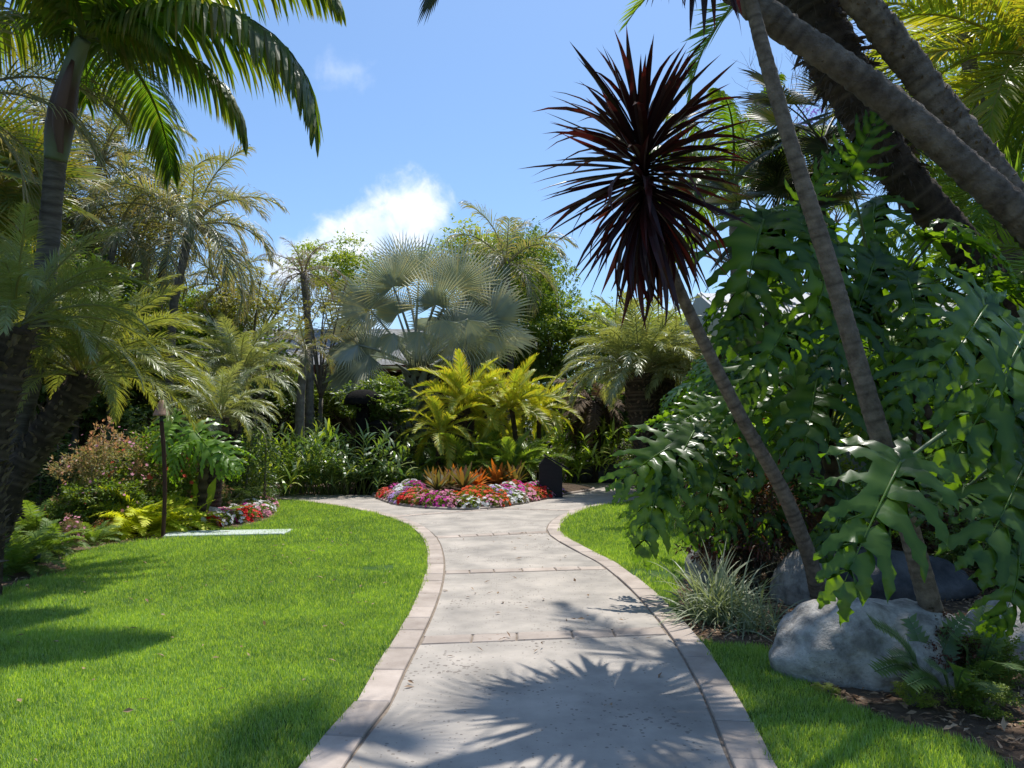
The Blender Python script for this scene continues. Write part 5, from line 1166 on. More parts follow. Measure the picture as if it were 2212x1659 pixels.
def philo(label, base, stem_pts, leaves, seed, fill=0, fill_r=1.2, light=False, name='philodendron', fill_dir=None, size=0.7, lo=0.0, group=None):
    """leaves: (ax, ay, tx, ty, depthA, depthT, facing, variant); fill = more leaves round the crown"""
    t = thing(name, label, 'plant', base, group); o = Vector(base); rg = random.Random(seed)
    c = resample(catmull([Vector((0, 0, 0))] + [Vector(p) - o for p in stem_pts], 8), 0.05)
    mb = MB(); rad = [0.075 + 0.012 * math.sin(i * 1.9) for i in range(len(c))]; tube(mb, c, rad, 10, jit=0.06, tint=[0.5 * (math.sin(i * 1.9) > .3) for i in range(len(c))]); part('stem', mb.mesh('philodendron_stem', MT['bark_dark'], True), t)
    top = c[-1]; pool = PHL if light else PH
    for (ax, ay, tx, ty, da, dt, nrm, vi) in leaves:
        A = P(ax, ay, da) - o; T = P(tx, ty, dt) - o
        petiole(t, top + (A - top).normalized() * 0.05, A, 0.014, 0.12)
        blade_at(t, A, T, Vector(nrm).normalized(), pool[vi % len(pool)])
    for i in range(fill):
        a = i * 2.39996 + rg.uniform(-.3, .3); e = R(rg.uniform(lo, 75)); r = fill_r * rg.uniform(.6, 1.05)
        d = Vector((math.cos(a) * math.cos(e), math.sin(a) * math.cos(e), math.sin(e)))
        if fill_dir is not None: d = (d + Vector(fill_dir)).normalized()
        A = top + d * r; hz = Vector((d.x, d.y, 0)).normalized(); T = A + (hz * rg.uniform(.5, 1) + Vector((0, 0, rg.uniform(-1.1, -.1)))).normalized() * size * rg.uniform(.8, 1.15)
        petiole(t, top, A, 0.011, 0.10); blade_at(t, A, T, (d + Vector((0, 0, 0.8)) + Vector((rg.uniform(-.8, .8), rg.uniform(-.8, .8), 0))).normalized(), PHL[i % 2] if i % 4 == 3 else pool[i % len(pool)])  # every fourth fill leaf takes the sun-yellow copy, imitating light shining through
    return t
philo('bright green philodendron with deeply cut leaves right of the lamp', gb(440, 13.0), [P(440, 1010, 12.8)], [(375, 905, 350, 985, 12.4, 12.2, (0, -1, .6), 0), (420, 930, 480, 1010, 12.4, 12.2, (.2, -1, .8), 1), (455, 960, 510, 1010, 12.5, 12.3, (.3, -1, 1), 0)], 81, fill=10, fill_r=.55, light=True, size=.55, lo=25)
# variegated wide-leaf ginger right of the lamp
def wideleaf(label, base, n, scale, seed, mat='ginger_light', group=None, lo=30, hi=80, ln=.7, w=.16):
    t = thing('broad_leaf_plant', label, 'plant', base, group); rg = random.Random(seed)
    for i in range(n):
        mb = MB(); e = R(rg.uniform(lo, hi)); strip(mb, (0, 0, 0), (math.cos(e), 0, math.sin(e)), (0, 1, 0), ln, w, [0.08, 0.1, 0.5, 0.95, 1, 0.8, 0.4, 0], 0.10, 0, rg.random() * .5); me = mb.mesh('broad_leaf', L[mat])
        put('leaf', me, t, (rg.uniform(-.08, .08), rg.uniform(-.08, .08), 0), i * 2.4 + rg.uniform(-.4, .4), rg.uniform(-.3, .3), 0, scale * rg.uniform(.8, 1.15))
wideleaf('yellow-green broad-leaved plant at the foot of the philodendron by the lamp', G(432, 1132) + Vector((0, .1, 0)), 15, 1.1, 82)
wideleaf('broad-leaved plant with striped leaves left of the lamp', G(385, 1120) + Vector((0, .3, 0)), 13, 1.1, 83)
wideleaf('dark broad-leaved plant at the edge of the far path', G(612, 1076) + Vector((0, .25, 0)), 14, .5, 84, 'ginger')
for i, (px, py, k, s, lb) in enumerate(((298, 1156, 'fern_yellow', 1.35, 'large yellow fern left of the lamp pole'), (262, 1160, 'fern_yellow', 1.1, 'smaller yellow-green fern at the left of the yellow group'), (345, 1152, 'fern_yellow', 1.1, 'yellow fern directly behind the lamp pole'), (390, 1150, 'fern_yellow', .85, 'yellow fern between the lamp pole and the small boulder'))):
    fern(lb, G(px, py) + Vector((0, .25, 0)), k, 30, s, 101 + i, 'yellow ferns by the lamp')
for i, (px, py, s, lb) in enumerate(((25, 1215, .85, 'green fern clump at the left edge of the lawn'), (80, 1205, .8, 'green fern clump behind the leftmost uplight'), (5, 1250, .9, 'low green fern at the bottom of the left bed'), (60, 1160, 1.1, 'tall green fern under the leaning palm trunk'), (185, 1178, .6, 'small green fern between the pink flowers and the yellow ferns'))):
    fern(lb, G(px, py) + Vector((0, .2, 0)), 'fern_green', 28, s, 111 + i, 'green ferns at the front of the left bed', lo=10)
shrub('flowering_shrub', 'salmon-leaved shrub beside the leaning palm trunk', 'shrub', G(165, 1160) + Vector((0, .9, 0)), .74, .86, 'pink', 9, fl='pink', nfl=90, fsize=.055)
shrub('flowering_shrub', 'green shrub dotted with red blossoms left of the lamp', 'shrub', G(262, 1150) + Vector((0, 1.0, 0)), .78, .80, 'shrub', 10, fl='coral', nfl=80, fsize=.075)
shrub('flowering_shrub', 'low green shrub with coral tips at the foot of the leaning palm', 'shrub', G(110, 1165) + Vector((0, .8, 0)), .5, .40, 'shrub', 12, fl='coral', nfl=30, fsize=.05)
shrub('shrub', 'leafy green shrub in front of the red-flowered one', 'shrub', G(205, 1160) + Vector((0, .55, 0)), .62, .52, 'shrub', 11, fl='pink', nfl=45, fsize=.05)
shrub('shrub', 'pinkish leafy shrub between the red-flowered shrub and the lamp', 'shrub', G(325, 1140) + Vector((0, 1.7, 0)), .62, .80, 'pink', 14, fl='red', nfl=25)
shrub('begonia', 'pink begonia above the slim uplight', 'flowering plant', G(135, 1186) + Vector((0, .2, 0)), .16, .22, 'pink', 15, fl='pink', nfl=60, fsize=.045)
shrub('begonia', 'coral-pink begonia at the lawn edge left of the yellow ferns', 'flowering plant', G(218, 1165) + Vector((0, .15, 0)), .2, .14, 'pink', 16, fl='coral', nfl=36, fsize=.045)
shrub('asparagus_fern', 'dark green feathery mound behind the small boulder', 'shrub', G(478, 1112) + Vector((0, .35, 0)), .50, .33, 'asparagus', 14)
shrub('asparagus_fern', 'dark feathery mound at the left end of the far path', 'shrub', G(540, 1090) + Vector((0, .5, 0)), .4, .22, 'asparagus', 16)
# ================================================================ CORDYLINES AND LEANING PALMS
def sword_mesh(seed, ln=0.86, w=0.064, grav=0.035, mat='cord'):
    """folded sword leaf"""
    mb = MB(); rg = random.Random(seed); K = 7; p = Vector((0, 0, 0)); a = 0.0; vs = []; ts = []
    prof = [0.75, 0.55, 0.85, 1.0, 0.95, 0.72, 0.38, 0.0]; tw = rg.uniform(-.25, .25); sw = rg.uniform(-.03, .03); red = rg.random() ** 2
    for i in range(K + 1):
        d = Vector((math.cos(a), sw * i, math.sin(a))); h = prof[i] * w / 2; up = Vector((-math.sin(a), 0, math.cos(a))); s = Vector((0, math.cos(tw * i / K), math.sin(tw * i / K)))
        if i == K: vs.append(p); ts.append(.6)
        else: vs += [p - s * h + up * h * .45, p, p + s * h + up * h * .45]; q = red * (i / K); ts += [q, q * .6, q]
        p = p + d * ln / K; a -= grav * (0.5 + i * 0.25)
    fs = []
    for i in range(K - 1): k = 3 * i; fs += [(k, k + 3, k + 4, k + 1), (k + 1, k + 4, k + 5, k + 2)]
    k = 3 * (K - 1); fs += [(k, 3 * K, k + 1), (k + 1, 3 * K, k + 2)]
    mb.add(vs, fs, ts); return mb.mesh('sword_leaf', L[mat])
SW = [sword_mesh(s, 0.86, .058, g_) for s, g_ in ((1, .01), (2, .03), (3, .05), (4, .08), (5, .15), (6, .02))]
def cordyline(label, base, pts, r0, r1, n, axis, hl, scale, seed):
    t = thing('cordyline', label, 'cordyline', base); rg = random.Random(seed)
    c, rad = palm_trunk(t, [base] + pts, r0, r1, 'bark_cord', ring=0.055, amp=0.05, jit=0.03, step=0.018, bulge=0.35, seed=seed)
    ax = Vector(axis).normalized(); q = Vector((0, 0, 1)).rotation_difference(ax).to_matrix().to_4x4(); top = c[-1]
    for i in range(n):
        s = i / n; e = (0.45 * R(-84 + 166 * s) + 0.55 * math.asin(max(-1, min(1, -.97 + 1.94 * s)))) + R(rg.uniform(-8, 8)); a = i * 2.39996 + rg.uniform(-.2, .2)
        m = Matrix.Translation(top + ax * (hl * (s - .35))) @ q @ Matrix.Rotation(a, 4, 'Z') @ Matrix.Rotation(-e, 4, 'Y') @ Matrix.Rotation(rg.uniform(-.5, .5), 4, 'X') @ Matrix.Scale(scale * rg.uniform(.82, 1.08) * (1 if s < .9 else .85), 4)
        part('leaf', SW[rg.randrange(6)], t, m)
    return t
bc = G(1772, 1312)
cordyline('maroon cordyline with a spiky ball of dark sword leaves on a thin leaning trunk', bc, [P(1750, 1210, 6.9), P(1690, 1060, 6.75), P(1600, 900, 6.55), P(1530, 760, 6.35), P(1465, 620, 6.15), P(1415, 480, 6.0), P(1393, 400, 5.9)], 0.070, 0.040, 225, (-.06, -.05, 1), 0.56, 1.08, 3)
bc = G(2048, 1442)
cordyline('tall cordyline with a bare trunk rising past the top edge, leaf tips hanging into view', bc, [P(2010, 1310, 5.1), P(1960, 1130, 5.05), P(1900, 940, 5.0), P(1852, 780, 5.0), P(1790, 570, 4.95), P(1720, 350, 4.9), P(1655, 130, 4.9), P(1615, -20, 4.9), P(1570, -150, 4.85), P(1510, -290, 4.85)], 0.072, 0.038, 150, (-.15, -.1, 1), 0.6, 1.0, 5)

def leaning(label, base, pts, r0, r1, mat, seed, stub=0.0, name='leaning_palm', fib=0.0, **kw):
    t = thing(name, label, 'palm tree', base); c, rad = palm_trunk(t, [base] + pts, r0, r1, mat, ring=0.10, amp=0.09, jit=0.085, seed=seed, **kw)
    if stub: mb = MB(); stubs(mb, c, rad, 0.055, stub, 0.5, seed, 0.1, 0.9, .55); part('leaf_stubs', mb.mesh('leaf_stubs', MT['stub']), t, kind='stuff')
    return t, c, rad
bA = Vector((7.2, 6.4, 0))
tA, cA, rA = leaning('leaning palm trunk crossing in front of the others at top right', bA, [Vector((6.2, 6.3, 1.3)), P(2260, 520, 6.2), P(2130, 400, 6.2), P(2000, 285, 6.2), P(1850, 165, 6.2), P(1690, 55, 6.25), P(1540, -60, 6.3), P(1400, -190, 6.3), P(1290, -340, 6.3), P(1250, -440, 6.3)], 0.155, 0.10, 'bark_brown', 3, stub=0.022)
crown(tA, cA[-1], 'fan_dark', 9, 1.0, -45, 80, random.Random(5))
put('frond', fan_mesh('small_fan', L['fan_dark'], elev=-50, seed=9, pdroop=10, pet=1.98, Rr=.46, seg=22, span=200, fused=.3, grav=.04, cup=5, petr=.012, yel=.2, fold=.8), tA, cA[-1], R(184))
bB = Vector((6.6, 8.6, 0))
tB, cB, rB = leaning('thick dark palm with a shaggy fibrous upper trunk leaning between the two smoother ones', bB, [Vector((6.1, 8.5, .9)), P(2190, 710, 8.2), P(2095, 555, 8.0), P(2010, 450, 7.9), P(1920, 340, 7.8), P(1850, 215, 7.7), P(1785, 90, 7.7), P(1725, -50, 7.9), P(1650, -200, 8.3), P(1560, -340, 8.7)], 0.19, 0.20, 'bark_dark', 7, rf=lambda s: 0.19 + 0.10 * max(0, min(1, (s - .52) * 4)))
mb = MB(); ii = int(len(cB) * .5); rgf = random.Random(8)
for k in range(2400):
    i = rgf.randrange(ii, len(cB) - 1); tt = (cB[i + 1] - cB[i]).normalized(); u = tt.orthogonal().normalized(); w = tt.cross(u); a = rgf.uniform(0, 6.28); d = u * math.cos(a) + w * math.sin(a)
    strip(mb, cB[i] + d * rB[i] * .95, (d * rgf.uniform(.3, .9) - tt * rgf.uniform(-.4, .6) + Vector((0, 0, -.3))), tt, rgf.uniform(.06, .22), .008 if k % 9 else .05, [1, .8, .5, 0], .3, rgf.random() * .6, rgf.random())
part('fibre', mb.mesh('fibre', MT['bark_dark']), tB, kind='stuff')
crown(tB, cB[-1], 'date', 7, 1.0, -20, 80, random.Random(6), axis=(-.3, 0, 1))
bC = Vector((8.4, 8.0, 0))
tC, cC, rC = leaning('rough palm trunk leaning parallel behind, nearest the top right corner', bC, [Vector((7.4, 7.8, 1.5)), P(2250, 520, 7.5), P(2160, 395, 7.4), P(2060, 265, 7.3), P(1955, 125, 7.3), P(1850, -10, 7.2), P(1780, -120, 7.2)], 0.18, 0.14, 'bark_brown', 9, stub=0.045)
crown(tC, cC[-1], 'date', 10, 1.0, -10, 80, random.Random(9), axis=(-.3, 0, 1))

# right hand palm crowns
def free_palm(label, base, top, kind, n, s, lo, hi, seed, r=.12, mat='bark_brown', group='feathery palms at the right edge'):
    t = thing('feathery_palm', label, 'palm tree', base, group); b = Vector(base); tp = Vector(top)
    palm_trunk(t, [b, b.lerp(tp, .5) + Vector((.15, 0, .1)), tp], r * 1.2, r, mat, seed=seed); crown(t, tp - b, kind, n, s, lo, hi, random.Random(seed)); return t
free_palm('bright yellow-green feathery palm filling the top right corner', Vector((9.0, 10.2, 0)), P(2230, 120, 10), 'bright', 26, 1.05, -35, 85, 11)
free_palm('deep green feathery palm behind the crossing trunks at the right edge', Vector((7.6, 11.0, 0)), P(2150, 400, 11), 'date', 26, 1.0, -30, 80, 12)
free_palm('feathery palm with fronds spraying left below the leaning trunks', Vector((8.2, 9.0, 0)), P(2330, 560, 8.8), 'date', 22, .9, -30, 75, 13)
free_palm('young bright palm low behind the philodendrons at the right', Vector((6.2, 12.6, 0)), P(1985, 650, 12.6), 'date', 20, .9, -20, 85, 14)
free_palm('yellow-green feathery palm highest in the right corner', Vector((8.5, 12.8, 0)), P(2080, 60, 13), 'bright', 20, 1.05, -50, 70, 15)
t, _ = simple_palm('fan_palm', 'dark spiky fan palm peeping out between the cordylines', gb(1760, 12), [P(1765, 700, 12), P(1770, 400, 12), P(1775, 300, 12)], .12, .10, 'bark_dark', 'fan_dark', 18, .9, -30, 75, 16)
simple_palm('fan_palm', 'low dark fan palm behind the upper philodendron leaves', gb(1660, 13), [P(1665, 700, 13), P(1670, 560, 13), P(1675, 480, 13)], .12, .10, 'bark_dark', 'fan_dark', 18, .85, -20, 80, 17)

# ================================================================ PHILODENDRONS
F = (0, -1, .45)      # facing the viewer and up
philo('tallest philodendron, its cut leaves standing against the sky right of the cordyline ball', G(1905, 1200) + Vector((0, .6, 0)), [P(1960, 1050, 8.4), P(1945, 850, 8.0), P(1900, 700, 7.7)], [
    (1830, 380, 1900, 250, 6.8, 6.6, (-.3, -1, .2), 10), (1650, 475, 1590, 720, 6.9, 6.6, (-.5, -1, -.3), 2), (1740, 470, 1680, 610, 7.1, 6.9, (-.2, -1, .3), 1),
    (1790, 540, 1740, 760, 7.0, 6.8, (.3, -1, .2), 2), (1640, 620, 1570, 740, 7.0, 6.8, (-.5, -1, .5), 0), (1890, 560, 1830, 730, 7.2, 7.0, (0, -1, .5), 1), (1700, 700, 1620, 850, 6.9, 6.7, F, 2),
    (1850, 640, 1780, 800, 7.1, 6.9, F, 0), (1730, 440, 1800, 350, 7.4, 7.3, (0, -1, .5), 0), (1960, 600, 1990, 760, 7.0, 6.8, F, 2)], 121, fill=10, fill_r=1.2, lo=10, fill_dir=(.5, 0, 0))
philo('philodendron with arching leaves in the middle of the thicket', G(1760, 1200) + Vector((0, 1.0, 0)), [P(1790, 1080, 8.6), P(1790, 960, 8.2)], [
    (1770, 790, 1730, 1000, 7.4, 7.0, (-.2, -1, .6), 0), (1650, 800, 1600, 950, 7.6, 7.3, (-.4, -1, .5), 3), (1720, 880, 1620, 1020, 7.5, 7.2, (-.3, -1, .6), 1), (1850, 800, 1880, 960, 7.4, 7.2, (.2, -1, .6), 3),
    (1600, 850, 1540, 960, 7.8, 7.6, (-.5, -1, .5), 0), (1830, 1080, 1780, 1200, 7.2, 7.0, F, 1), (1700, 1050, 1640, 1180, 7.6, 7.4, F, 2)], 122, fill=9, fill_r=1.05, lo=15, fill_dir=(.15, 0, 0))
philo('philodendron reaching left over the right lawn with hanging leaves', G(1660, 1195) + Vector((0, 1.2, 0)), [P(1665, 1120, 9.0), P(1655, 1060, 8.6)], [
    (1440, 1000, 1390, 1175, 7.4, 7.1, (-.3, -1, .35), 11), (1500, 930, 1440, 1060, 7.6, 7.3, (-.3, -1, .5), 0), (1560, 1000, 1500, 1150, 7.5, 7.2, (-.2, -1, .4), 2), (1460, 960, 1345, 1040, 7.5, 7.3, (-.4, -1, .6), 3),
    (1545, 880, 1450, 930, 8.2, 8.0, (-.2, -1, .8), 0), (1600, 1070, 1560, 1170, 7.6, 7.4, F, 1), (1430, 1060, 1350, 1150, 7.6, 7.4, (-.4, -1, .4), 4)], 123, fill=8, fill_r=.95, lo=-5, fill_dir=(-.3, 0, 0))
philo('nearest philodendron reaching in from the right edge on long petioles', G(2330, 1330) + Vector((0.2, .6, 0)), [P(2330, 1150, 5.0), P(2290, 960, 4.7)], [
    (1945, 1000, 1830, 1240, 3.9, 3.6, (-.2, -1, .8), 1), (2130, 660, 1990, 830, 4.1, 3.9, (-.4, -.9, -.35), 10), (2215, 720, 2080, 960, 4.3, 4.0, (-.2, -1, .5), 1), (2215, 1000, 2130, 1180, 4.2, 3.9, (-.2, -1, .7), 3),
    (2240, 860, 2120, 960, 4.3, 4.0, (0, -1, .7), 2), (2080, 1060, 1990, 1120, 4.9, 4.7, (-.2, -1, .9), 0), (2200, 1200, 2180, 1360, 4.0, 3.8, F, 4)], 124, fill=4, fill_r=1.1, lo=10, fill_dir=(.5, .1, 0))
philo('philodendron with scarred leaning stem at the right of the thicket', G(2150, 1215) + Vector((0, 1.0, 0)), [P(2080, 1080, 8.4), P(2000, 900, 8.1), P(1960, 800, 8.0)], [
    (2000, 740, 1940, 880, 7.0, 6.8, F, 3), (2070, 800, 2060, 960, 7.0, 6.8, F, 1), (1930, 900, 1890, 1040, 7.4, 7.2, F, 0)], 125, fill=8, fill_r=1.1, lo=10)
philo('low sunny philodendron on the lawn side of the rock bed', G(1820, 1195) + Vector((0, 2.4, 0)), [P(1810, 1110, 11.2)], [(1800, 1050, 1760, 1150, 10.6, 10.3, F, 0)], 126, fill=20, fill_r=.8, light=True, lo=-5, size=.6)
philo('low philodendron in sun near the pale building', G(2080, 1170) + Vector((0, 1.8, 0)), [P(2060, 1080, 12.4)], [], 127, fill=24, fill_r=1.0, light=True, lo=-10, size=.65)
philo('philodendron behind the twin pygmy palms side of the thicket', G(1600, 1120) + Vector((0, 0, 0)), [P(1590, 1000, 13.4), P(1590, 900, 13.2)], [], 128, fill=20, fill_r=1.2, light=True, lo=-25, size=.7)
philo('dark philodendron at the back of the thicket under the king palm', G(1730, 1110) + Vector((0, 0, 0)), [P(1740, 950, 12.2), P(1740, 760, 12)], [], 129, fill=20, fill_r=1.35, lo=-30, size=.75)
# aerial roots hanging by the tall cordyline
mb = MB()
for a_, b_, c_, d_ in (((1900, 1100, 6.0), (1880, 1240, 6.0), (1870, 1300, 5.9), .009), ((1870, 1290, 5.9), (1840, 1330, 5.9), (1890, 1345, 5.7), .008)):
    cc = catmull([P(*a_), P(*b_), P(*c_)], 6); tube(mb, cc, d_, 5)
# ================================================================ BED OF THE ROCKS
b = G(1645, 1285) + Vector((0, .2, 0))
t = shrub('nandina', 'dark reddish bushy nandina in front of the thicket, left of the cordyline trunk', 'shrub', b, .60, .74, 'nandina', 13, fl='coral', nfl=10, fsize=.03)
def strapclump(label, base, n, ln, w, seed, mat='strap', grav=.16, cat='grass clump', name='strap_leaf_clump'):
    t = thing(name, label, cat, base); rg = random.Random(seed)
    vr = []
    for k in range(5):
        mb = MB(); e = R((80, 68, 56, 44, 30)[k]); strip(mb, (0, 0, 0), (math.cos(e), 0, math.sin(e)), (0, 1, 0), ln, w, [0.8, 1, 1, .95, .85, .6, .35, 0], grav, 0, .5); vr.append(mb.mesh('strap_leaf', L[mat]))
    for i in range(n): put('leaf', vr[rg.randrange(5)], t, (rg.gauss(0, .10), rg.gauss(0, .10), 0), rg.uniform(0, 6.28), rg.uniform(-.35, .35), 0, rg.uniform(.6, 1.15))
strapclump('grey-green strap-leaved grass clump at the path edge by the small boulder', G(1560, 1352) + Vector((0, .15, 0)), 340, .66, .017, 141, grav=.22)
strapclump('smaller strap-leaved tuft right of the big grass clump', G(1630, 1375) + Vector((0, .15, 0)), 120, .45, .014, 142)
strapclump('dark strap-leaved clump across the right lawn', G(1430, 1078) + Vector((0, .5, 0)), 140, .8, .03, 143, 'ginger')
# holly fern sprays and low shrubs round the tall trunk
def spray(label, base, tips, seed, w=.035):
    t = thing('holly_fern', label, 'fern', base); rg = random.Random(seed); o = Vector(base)
    mbf = MB(); strip(mbf, (0, 0, 0), (1, 0, .1), (0, 1, 0), .11, w * 1.5, [.3, 1, .75, .35, 0], .06, 0, .3); lf = mbf.mesh('holly_leaflet', L['ginger'])
    for tp in tips:
        T = Vector(tp) - o; mid = T * .5 + Vector((0, 0, .10)); c = resample(catmull([Vector((0, 0, .02)), mid, T], 8), .034); mb = MB(); tube(mb, c, .004, 4); s = part('stem', mb.mesh('fern_stem', MT['petiole']), t)
        for i in range(4, len(c) - 1):
            d = (c[i + 1] - c[i]).normalized(); sd = d.cross(Vector((0, -.6, .8))).normalized()
            for k in (-1, 1):
                x = (sd * k + d * .45 + Vector((0, 0, .1))).normalized(); z = x.cross(d * k).normalized(); z = z if z.z > 0 else -z; y = z.cross(x)
                part('leaflet', lf, s, Matrix.Translation(c[i]) @ Matrix((x, y, z)).transposed().to_4x4() @ Matrix.Scale(rg.uniform(.8, 1.15) * (1.1 - .5 * i / len(c)), 4))
bs = G(2010, 1500)
spray('holly fern with glossy leaflets arching over the big boulder', bs, [P(1885, 1345, 4.5), P(1925, 1420, 4.4), P(1890, 1450, 4.35), P(1960, 1330, 4.9), P(2090, 1330, 4.9)], 151)
spray('holly fern fronds at the right of the tall trunk base', G(2110, 1490), [P(2180, 1340, 4.8), P(2060, 1380, 4.7), P(2200, 1450, 4.4), P(2130, 1300, 5.2)], 152)
shrub('shrub', 'small leafy shrub tangled round the base of the tall cordyline trunk', 'shrub', G(2070, 1500) + Vector((0, .2, 0)), .24, .20, 'nandina', 26)
shrub('shrub', 'low green shrub right of the tall trunk in front of the right boulder', 'shrub', G(2160, 1500) + Vector((0, .15, 0)), .26, .17, 'shrub', 24)
shrub('shrub', 'small yellow-green seedling bush in the mulch below the big boulder', 'shrub', G(1985, 1535) + Vector((0, .05, 0)), .11, .08, 'light', 27)
shrub('shrub', 'leafy seedlings at the right of the holly fern by the bottom right mulch', 'shrub', G(2150, 1560) + Vector((0, .1, 0)), .16, .10, 'shrub', 34)
shrub('shrub', 'tiny green weeds at the foot of the big boulder, left side', 'shrub', G(1790, 1505) + Vector((0, .02, 0)), .07, .035, 'light', 35)
spray('small holly fern low in front of the tall cordyline trunk', G(2060, 1530), [P(1960, 1480, 4.2), P(2100, 1450, 4.2), P(2010, 1440, 4.3), P(2150, 1500, 4.2)], 153)
shrub('shrub', 'dark low bush behind the long dark boulder', 'shrub', G(2080, 1230) + Vector((0, .6, 0)), .7, .35, 'nandina', 39)
shrub('shrub', 'dark bush at the right edge behind the sunlit boulder', 'shrub', G(2230, 1300) + Vector((.1, .6, 0)), .55, .40, 'dark', 29)

# ================================================================ TREES BEHIND
GT = 'broadleaf trees behind the garden'
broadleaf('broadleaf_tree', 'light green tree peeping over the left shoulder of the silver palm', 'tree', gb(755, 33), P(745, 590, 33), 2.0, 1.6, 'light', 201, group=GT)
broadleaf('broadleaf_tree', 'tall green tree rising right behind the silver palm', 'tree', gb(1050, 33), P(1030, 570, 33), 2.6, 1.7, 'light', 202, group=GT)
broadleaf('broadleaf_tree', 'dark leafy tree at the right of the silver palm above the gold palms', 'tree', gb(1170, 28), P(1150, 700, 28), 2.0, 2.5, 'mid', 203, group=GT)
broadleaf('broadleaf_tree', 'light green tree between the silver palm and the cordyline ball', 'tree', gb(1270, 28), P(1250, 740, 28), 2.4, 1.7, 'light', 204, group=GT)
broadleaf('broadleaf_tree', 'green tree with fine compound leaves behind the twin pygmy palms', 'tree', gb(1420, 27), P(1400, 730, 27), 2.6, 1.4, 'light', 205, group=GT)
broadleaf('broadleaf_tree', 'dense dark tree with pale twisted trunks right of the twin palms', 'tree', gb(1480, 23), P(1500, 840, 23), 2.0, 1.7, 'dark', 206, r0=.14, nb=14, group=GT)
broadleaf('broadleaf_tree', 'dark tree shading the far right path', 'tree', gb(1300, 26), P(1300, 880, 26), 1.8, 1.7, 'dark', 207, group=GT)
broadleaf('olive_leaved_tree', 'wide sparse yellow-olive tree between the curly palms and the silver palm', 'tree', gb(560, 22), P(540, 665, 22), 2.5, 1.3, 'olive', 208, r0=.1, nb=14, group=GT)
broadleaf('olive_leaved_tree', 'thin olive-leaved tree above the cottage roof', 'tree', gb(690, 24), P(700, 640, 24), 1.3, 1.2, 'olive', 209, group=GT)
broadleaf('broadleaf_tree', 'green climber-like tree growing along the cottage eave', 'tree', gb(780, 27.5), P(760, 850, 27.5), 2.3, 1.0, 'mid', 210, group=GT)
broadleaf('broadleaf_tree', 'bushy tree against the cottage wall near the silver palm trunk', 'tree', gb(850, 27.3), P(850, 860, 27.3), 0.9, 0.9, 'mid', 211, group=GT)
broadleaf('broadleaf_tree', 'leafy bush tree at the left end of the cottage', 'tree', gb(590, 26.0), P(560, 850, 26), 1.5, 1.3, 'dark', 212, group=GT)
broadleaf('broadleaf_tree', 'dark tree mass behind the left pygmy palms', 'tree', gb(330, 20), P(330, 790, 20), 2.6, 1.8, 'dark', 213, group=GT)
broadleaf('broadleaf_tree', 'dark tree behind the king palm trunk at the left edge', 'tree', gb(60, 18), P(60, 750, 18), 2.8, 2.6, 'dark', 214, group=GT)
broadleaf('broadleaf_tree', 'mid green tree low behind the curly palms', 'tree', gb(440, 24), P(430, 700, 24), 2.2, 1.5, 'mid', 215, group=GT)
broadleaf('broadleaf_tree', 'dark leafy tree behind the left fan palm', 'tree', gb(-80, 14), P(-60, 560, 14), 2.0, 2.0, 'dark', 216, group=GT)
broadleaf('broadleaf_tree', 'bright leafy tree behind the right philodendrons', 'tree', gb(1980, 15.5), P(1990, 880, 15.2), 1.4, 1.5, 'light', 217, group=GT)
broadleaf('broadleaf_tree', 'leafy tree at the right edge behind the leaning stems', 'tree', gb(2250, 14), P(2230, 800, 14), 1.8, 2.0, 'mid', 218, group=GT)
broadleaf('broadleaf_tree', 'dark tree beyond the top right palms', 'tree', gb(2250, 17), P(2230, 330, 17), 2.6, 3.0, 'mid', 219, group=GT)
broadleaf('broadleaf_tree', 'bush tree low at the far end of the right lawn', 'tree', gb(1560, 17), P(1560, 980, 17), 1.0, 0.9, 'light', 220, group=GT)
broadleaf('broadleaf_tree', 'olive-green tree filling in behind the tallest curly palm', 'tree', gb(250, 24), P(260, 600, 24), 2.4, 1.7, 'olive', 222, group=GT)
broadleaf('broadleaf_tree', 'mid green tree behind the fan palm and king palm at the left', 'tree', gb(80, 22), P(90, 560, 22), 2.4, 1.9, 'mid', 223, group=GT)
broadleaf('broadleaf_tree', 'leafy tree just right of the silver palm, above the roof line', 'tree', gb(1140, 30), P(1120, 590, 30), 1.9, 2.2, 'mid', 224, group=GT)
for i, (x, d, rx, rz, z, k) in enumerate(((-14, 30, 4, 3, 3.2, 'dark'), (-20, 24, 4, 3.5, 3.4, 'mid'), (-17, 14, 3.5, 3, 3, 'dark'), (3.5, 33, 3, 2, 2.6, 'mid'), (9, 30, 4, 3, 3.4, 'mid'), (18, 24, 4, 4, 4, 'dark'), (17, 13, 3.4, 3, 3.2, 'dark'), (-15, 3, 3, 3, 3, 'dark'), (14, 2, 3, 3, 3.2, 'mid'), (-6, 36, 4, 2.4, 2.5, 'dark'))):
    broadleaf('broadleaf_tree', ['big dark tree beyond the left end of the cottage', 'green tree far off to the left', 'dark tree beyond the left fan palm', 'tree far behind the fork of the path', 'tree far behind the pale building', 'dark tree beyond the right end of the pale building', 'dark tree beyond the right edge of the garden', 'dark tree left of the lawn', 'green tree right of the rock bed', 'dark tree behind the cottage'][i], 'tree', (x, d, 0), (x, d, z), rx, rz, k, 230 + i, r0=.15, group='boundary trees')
broadleaf('broadleaf_tree', 'large-leaved bush tree overhanging the carved statue', 'tree', gb(820, 21.5), P(820, 870, 21.3), .9, .55, 'bigleaf', 221, group=GT)
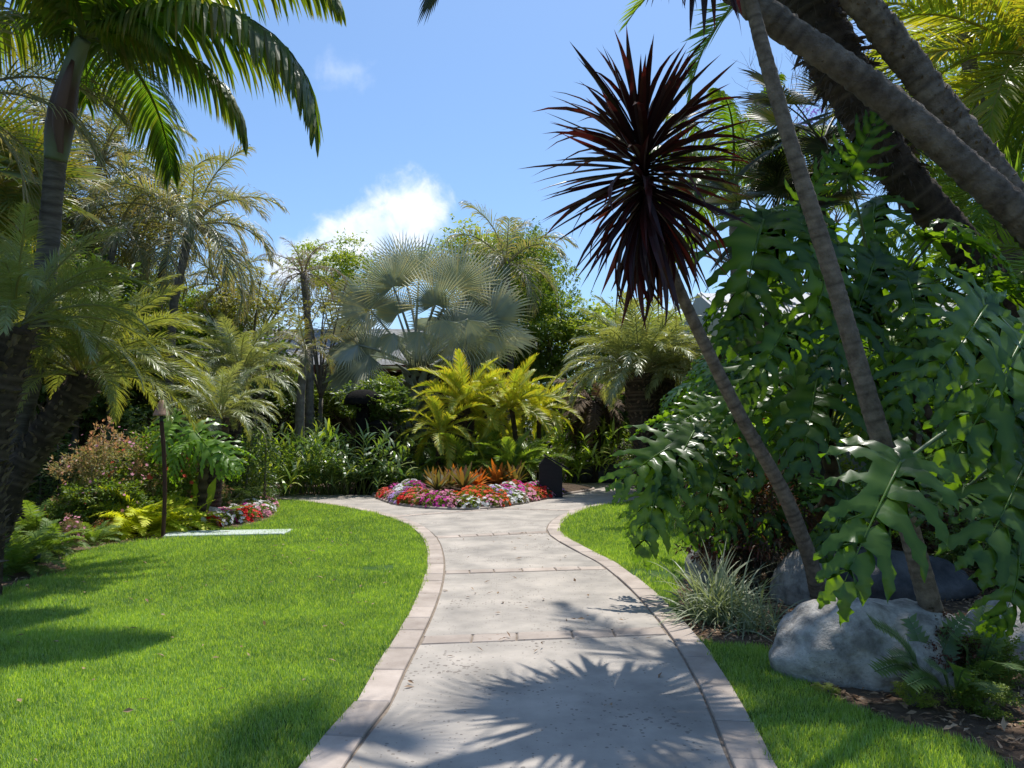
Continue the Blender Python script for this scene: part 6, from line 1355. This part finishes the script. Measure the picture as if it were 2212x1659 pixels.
# hedges in the shade
def hedge(label, x0, y0, x1, y1, h, w, n, mat, seed, leaf=.11):
    rs = np.random.RandomState(seed); t = rs.rand(n); ln = math.hypot(x1 - x0, y1 - y0)
    nx, ny = -(y1 - y0) / ln, (x1 - x0) / ln; off = (rs.rand(n) ** .6 * np.sign(rs.rand(n) - .5)) * w / 2; lump = 1 + .2 * np.sin(t * ln * 2.2 + seed) + .12 * np.sin(t * ln * 5.1)
    p = np.stack([(x1 - x0) * t + nx * off, (y1 - y0) * t + ny * off, rs.rand(n) ** .8 * h * lump * (1 - .3 * (np.abs(off) / w * 2) ** 2)], 1)
    d = rdir(n, rs); d[:, 2] *= .5
    me = leaf_cloud('hedge', L[mat], p, d, rdir(n, rs) * .7 + [0, -.3, 1], leaf * rs.uniform(.6, 1.3, n), leaf * .4 * rs.uniform(.7, 1.2, n), rs.rand(n) ** 2)
    tt = thing('hedge', label, 'hedge', (x0, y0, 0)); part('foliage', me, tt)
    mb = MB(); rg = random.Random(seed)
    for i in range(int(ln * 2.5)): f = (i + .5) / int(ln * 2.5); q = Vector(((x1 - x0) * f, (y1 - y0) * f, 0)); tube(mb, [q, q + Vector((rg.uniform(-.2, .2), rg.uniform(-.2, .2), h * .8))], [.03, .01], 5)
    part('stem', mb.mesh('hedge_stems', MT['bark_tree']), tt)
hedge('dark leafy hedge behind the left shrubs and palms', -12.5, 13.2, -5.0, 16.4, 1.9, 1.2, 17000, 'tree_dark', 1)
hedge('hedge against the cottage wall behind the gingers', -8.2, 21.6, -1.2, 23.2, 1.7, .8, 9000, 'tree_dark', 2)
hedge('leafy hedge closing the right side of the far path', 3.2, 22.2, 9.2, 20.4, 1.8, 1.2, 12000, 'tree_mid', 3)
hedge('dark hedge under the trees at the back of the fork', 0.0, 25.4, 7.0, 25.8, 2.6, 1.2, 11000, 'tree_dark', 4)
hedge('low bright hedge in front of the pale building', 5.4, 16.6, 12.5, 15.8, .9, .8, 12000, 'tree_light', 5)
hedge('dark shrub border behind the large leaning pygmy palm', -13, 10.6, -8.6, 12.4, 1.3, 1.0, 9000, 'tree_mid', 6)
# tree fern beyond the path
tf = G(1290, 1048) + Vector((0, .8, 0)); t = thing('tree_fern', 'brown drooping tree fern in shade left of the twin pygmy palms', 'tree fern', tf)
mb = MB(); cc = resample(catmull([(0, 0, 0), (0.05, 0, 1.4), (0, 0, 2.5)], 6), .06); tube(mb, cc, [.16 + .02 * (i % 2) for i in range(len(cc))], 10, jit=.12); part('trunk', mb.mesh('fern_trunk', MT['bark_dark'], True), t); crown(t, Vector((0, 0, 2.5)), 'treefern', 20, 1.0, -40, 60, random.Random(4))

# jacaranda: bare twigs with purple flowers against the sky
jb = gb(1700, 19.5); t = thing('jacaranda_tree', 'nearly bare tree of fine twigs with a purple flower cluster between the cordylines', 'tree', jb)
mb = MB(); rgj = random.Random(44)
def twig(p, d, l, r, lv):
    q = p; pts = [p]; dd = d
    for k in range(3): dd = (dd + Vector((rgj.uniform(-.3, .3), rgj.uniform(-.3, .3), rgj.uniform(-.1, .25)))).normalized(); q = q + dd * l / 3; pts.append(q)
    tube(mb, pts, [r, r * .85, r * .7, r * .55], 5 if lv > 2 else 3, cap=False)
    if lv > 0:
        for k in range(3 if lv > 3 else rgj.choice((2, 3, 3))): twig(pts[rgj.choice((2, 3, 3))], (dd + Vector((rgj.uniform(-1, 1), rgj.uniform(-1, 1), rgj.uniform(-.5, .9))) * .8).normalized(), l * rgj.uniform(.6, .85), max(.004, r * .55), lv - 1)
tw0 = P(1690, 640, 19.5) - jb
tube(mb, catmull([Vector((0, 0, 0)), tw0 * .5, tw0], 5), .16, 8)
for k in range(4): twig(tw0, Vector((-.9 + k * .6, rgj.uniform(-.3, .3), .75)).normalized(), 1.9, .07, 5)
part('trunk', mb.mesh('bare_branches', MT['bark_tree'], True), t)
rs = np.random.RandomState(5); n_ = 160
fc = P(1752, 262, 19) - jb; cen = np.array(fc); pp = cen + rs.normal(size=(n_, 3)) * [.20, .15, .24]
part('flower', leaf_cloud('purple_blossom', FL['purple'], pp, rdir(n_, rs), rdir(n_, rs), np.full(n_, .09), np.full(n_, .05), rs.rand(n_)), t, kind='stuff')
print('objects', len(bpy.data.objects), 'tris', sum(len(m.polygons) for m in bpy.data.meshes))
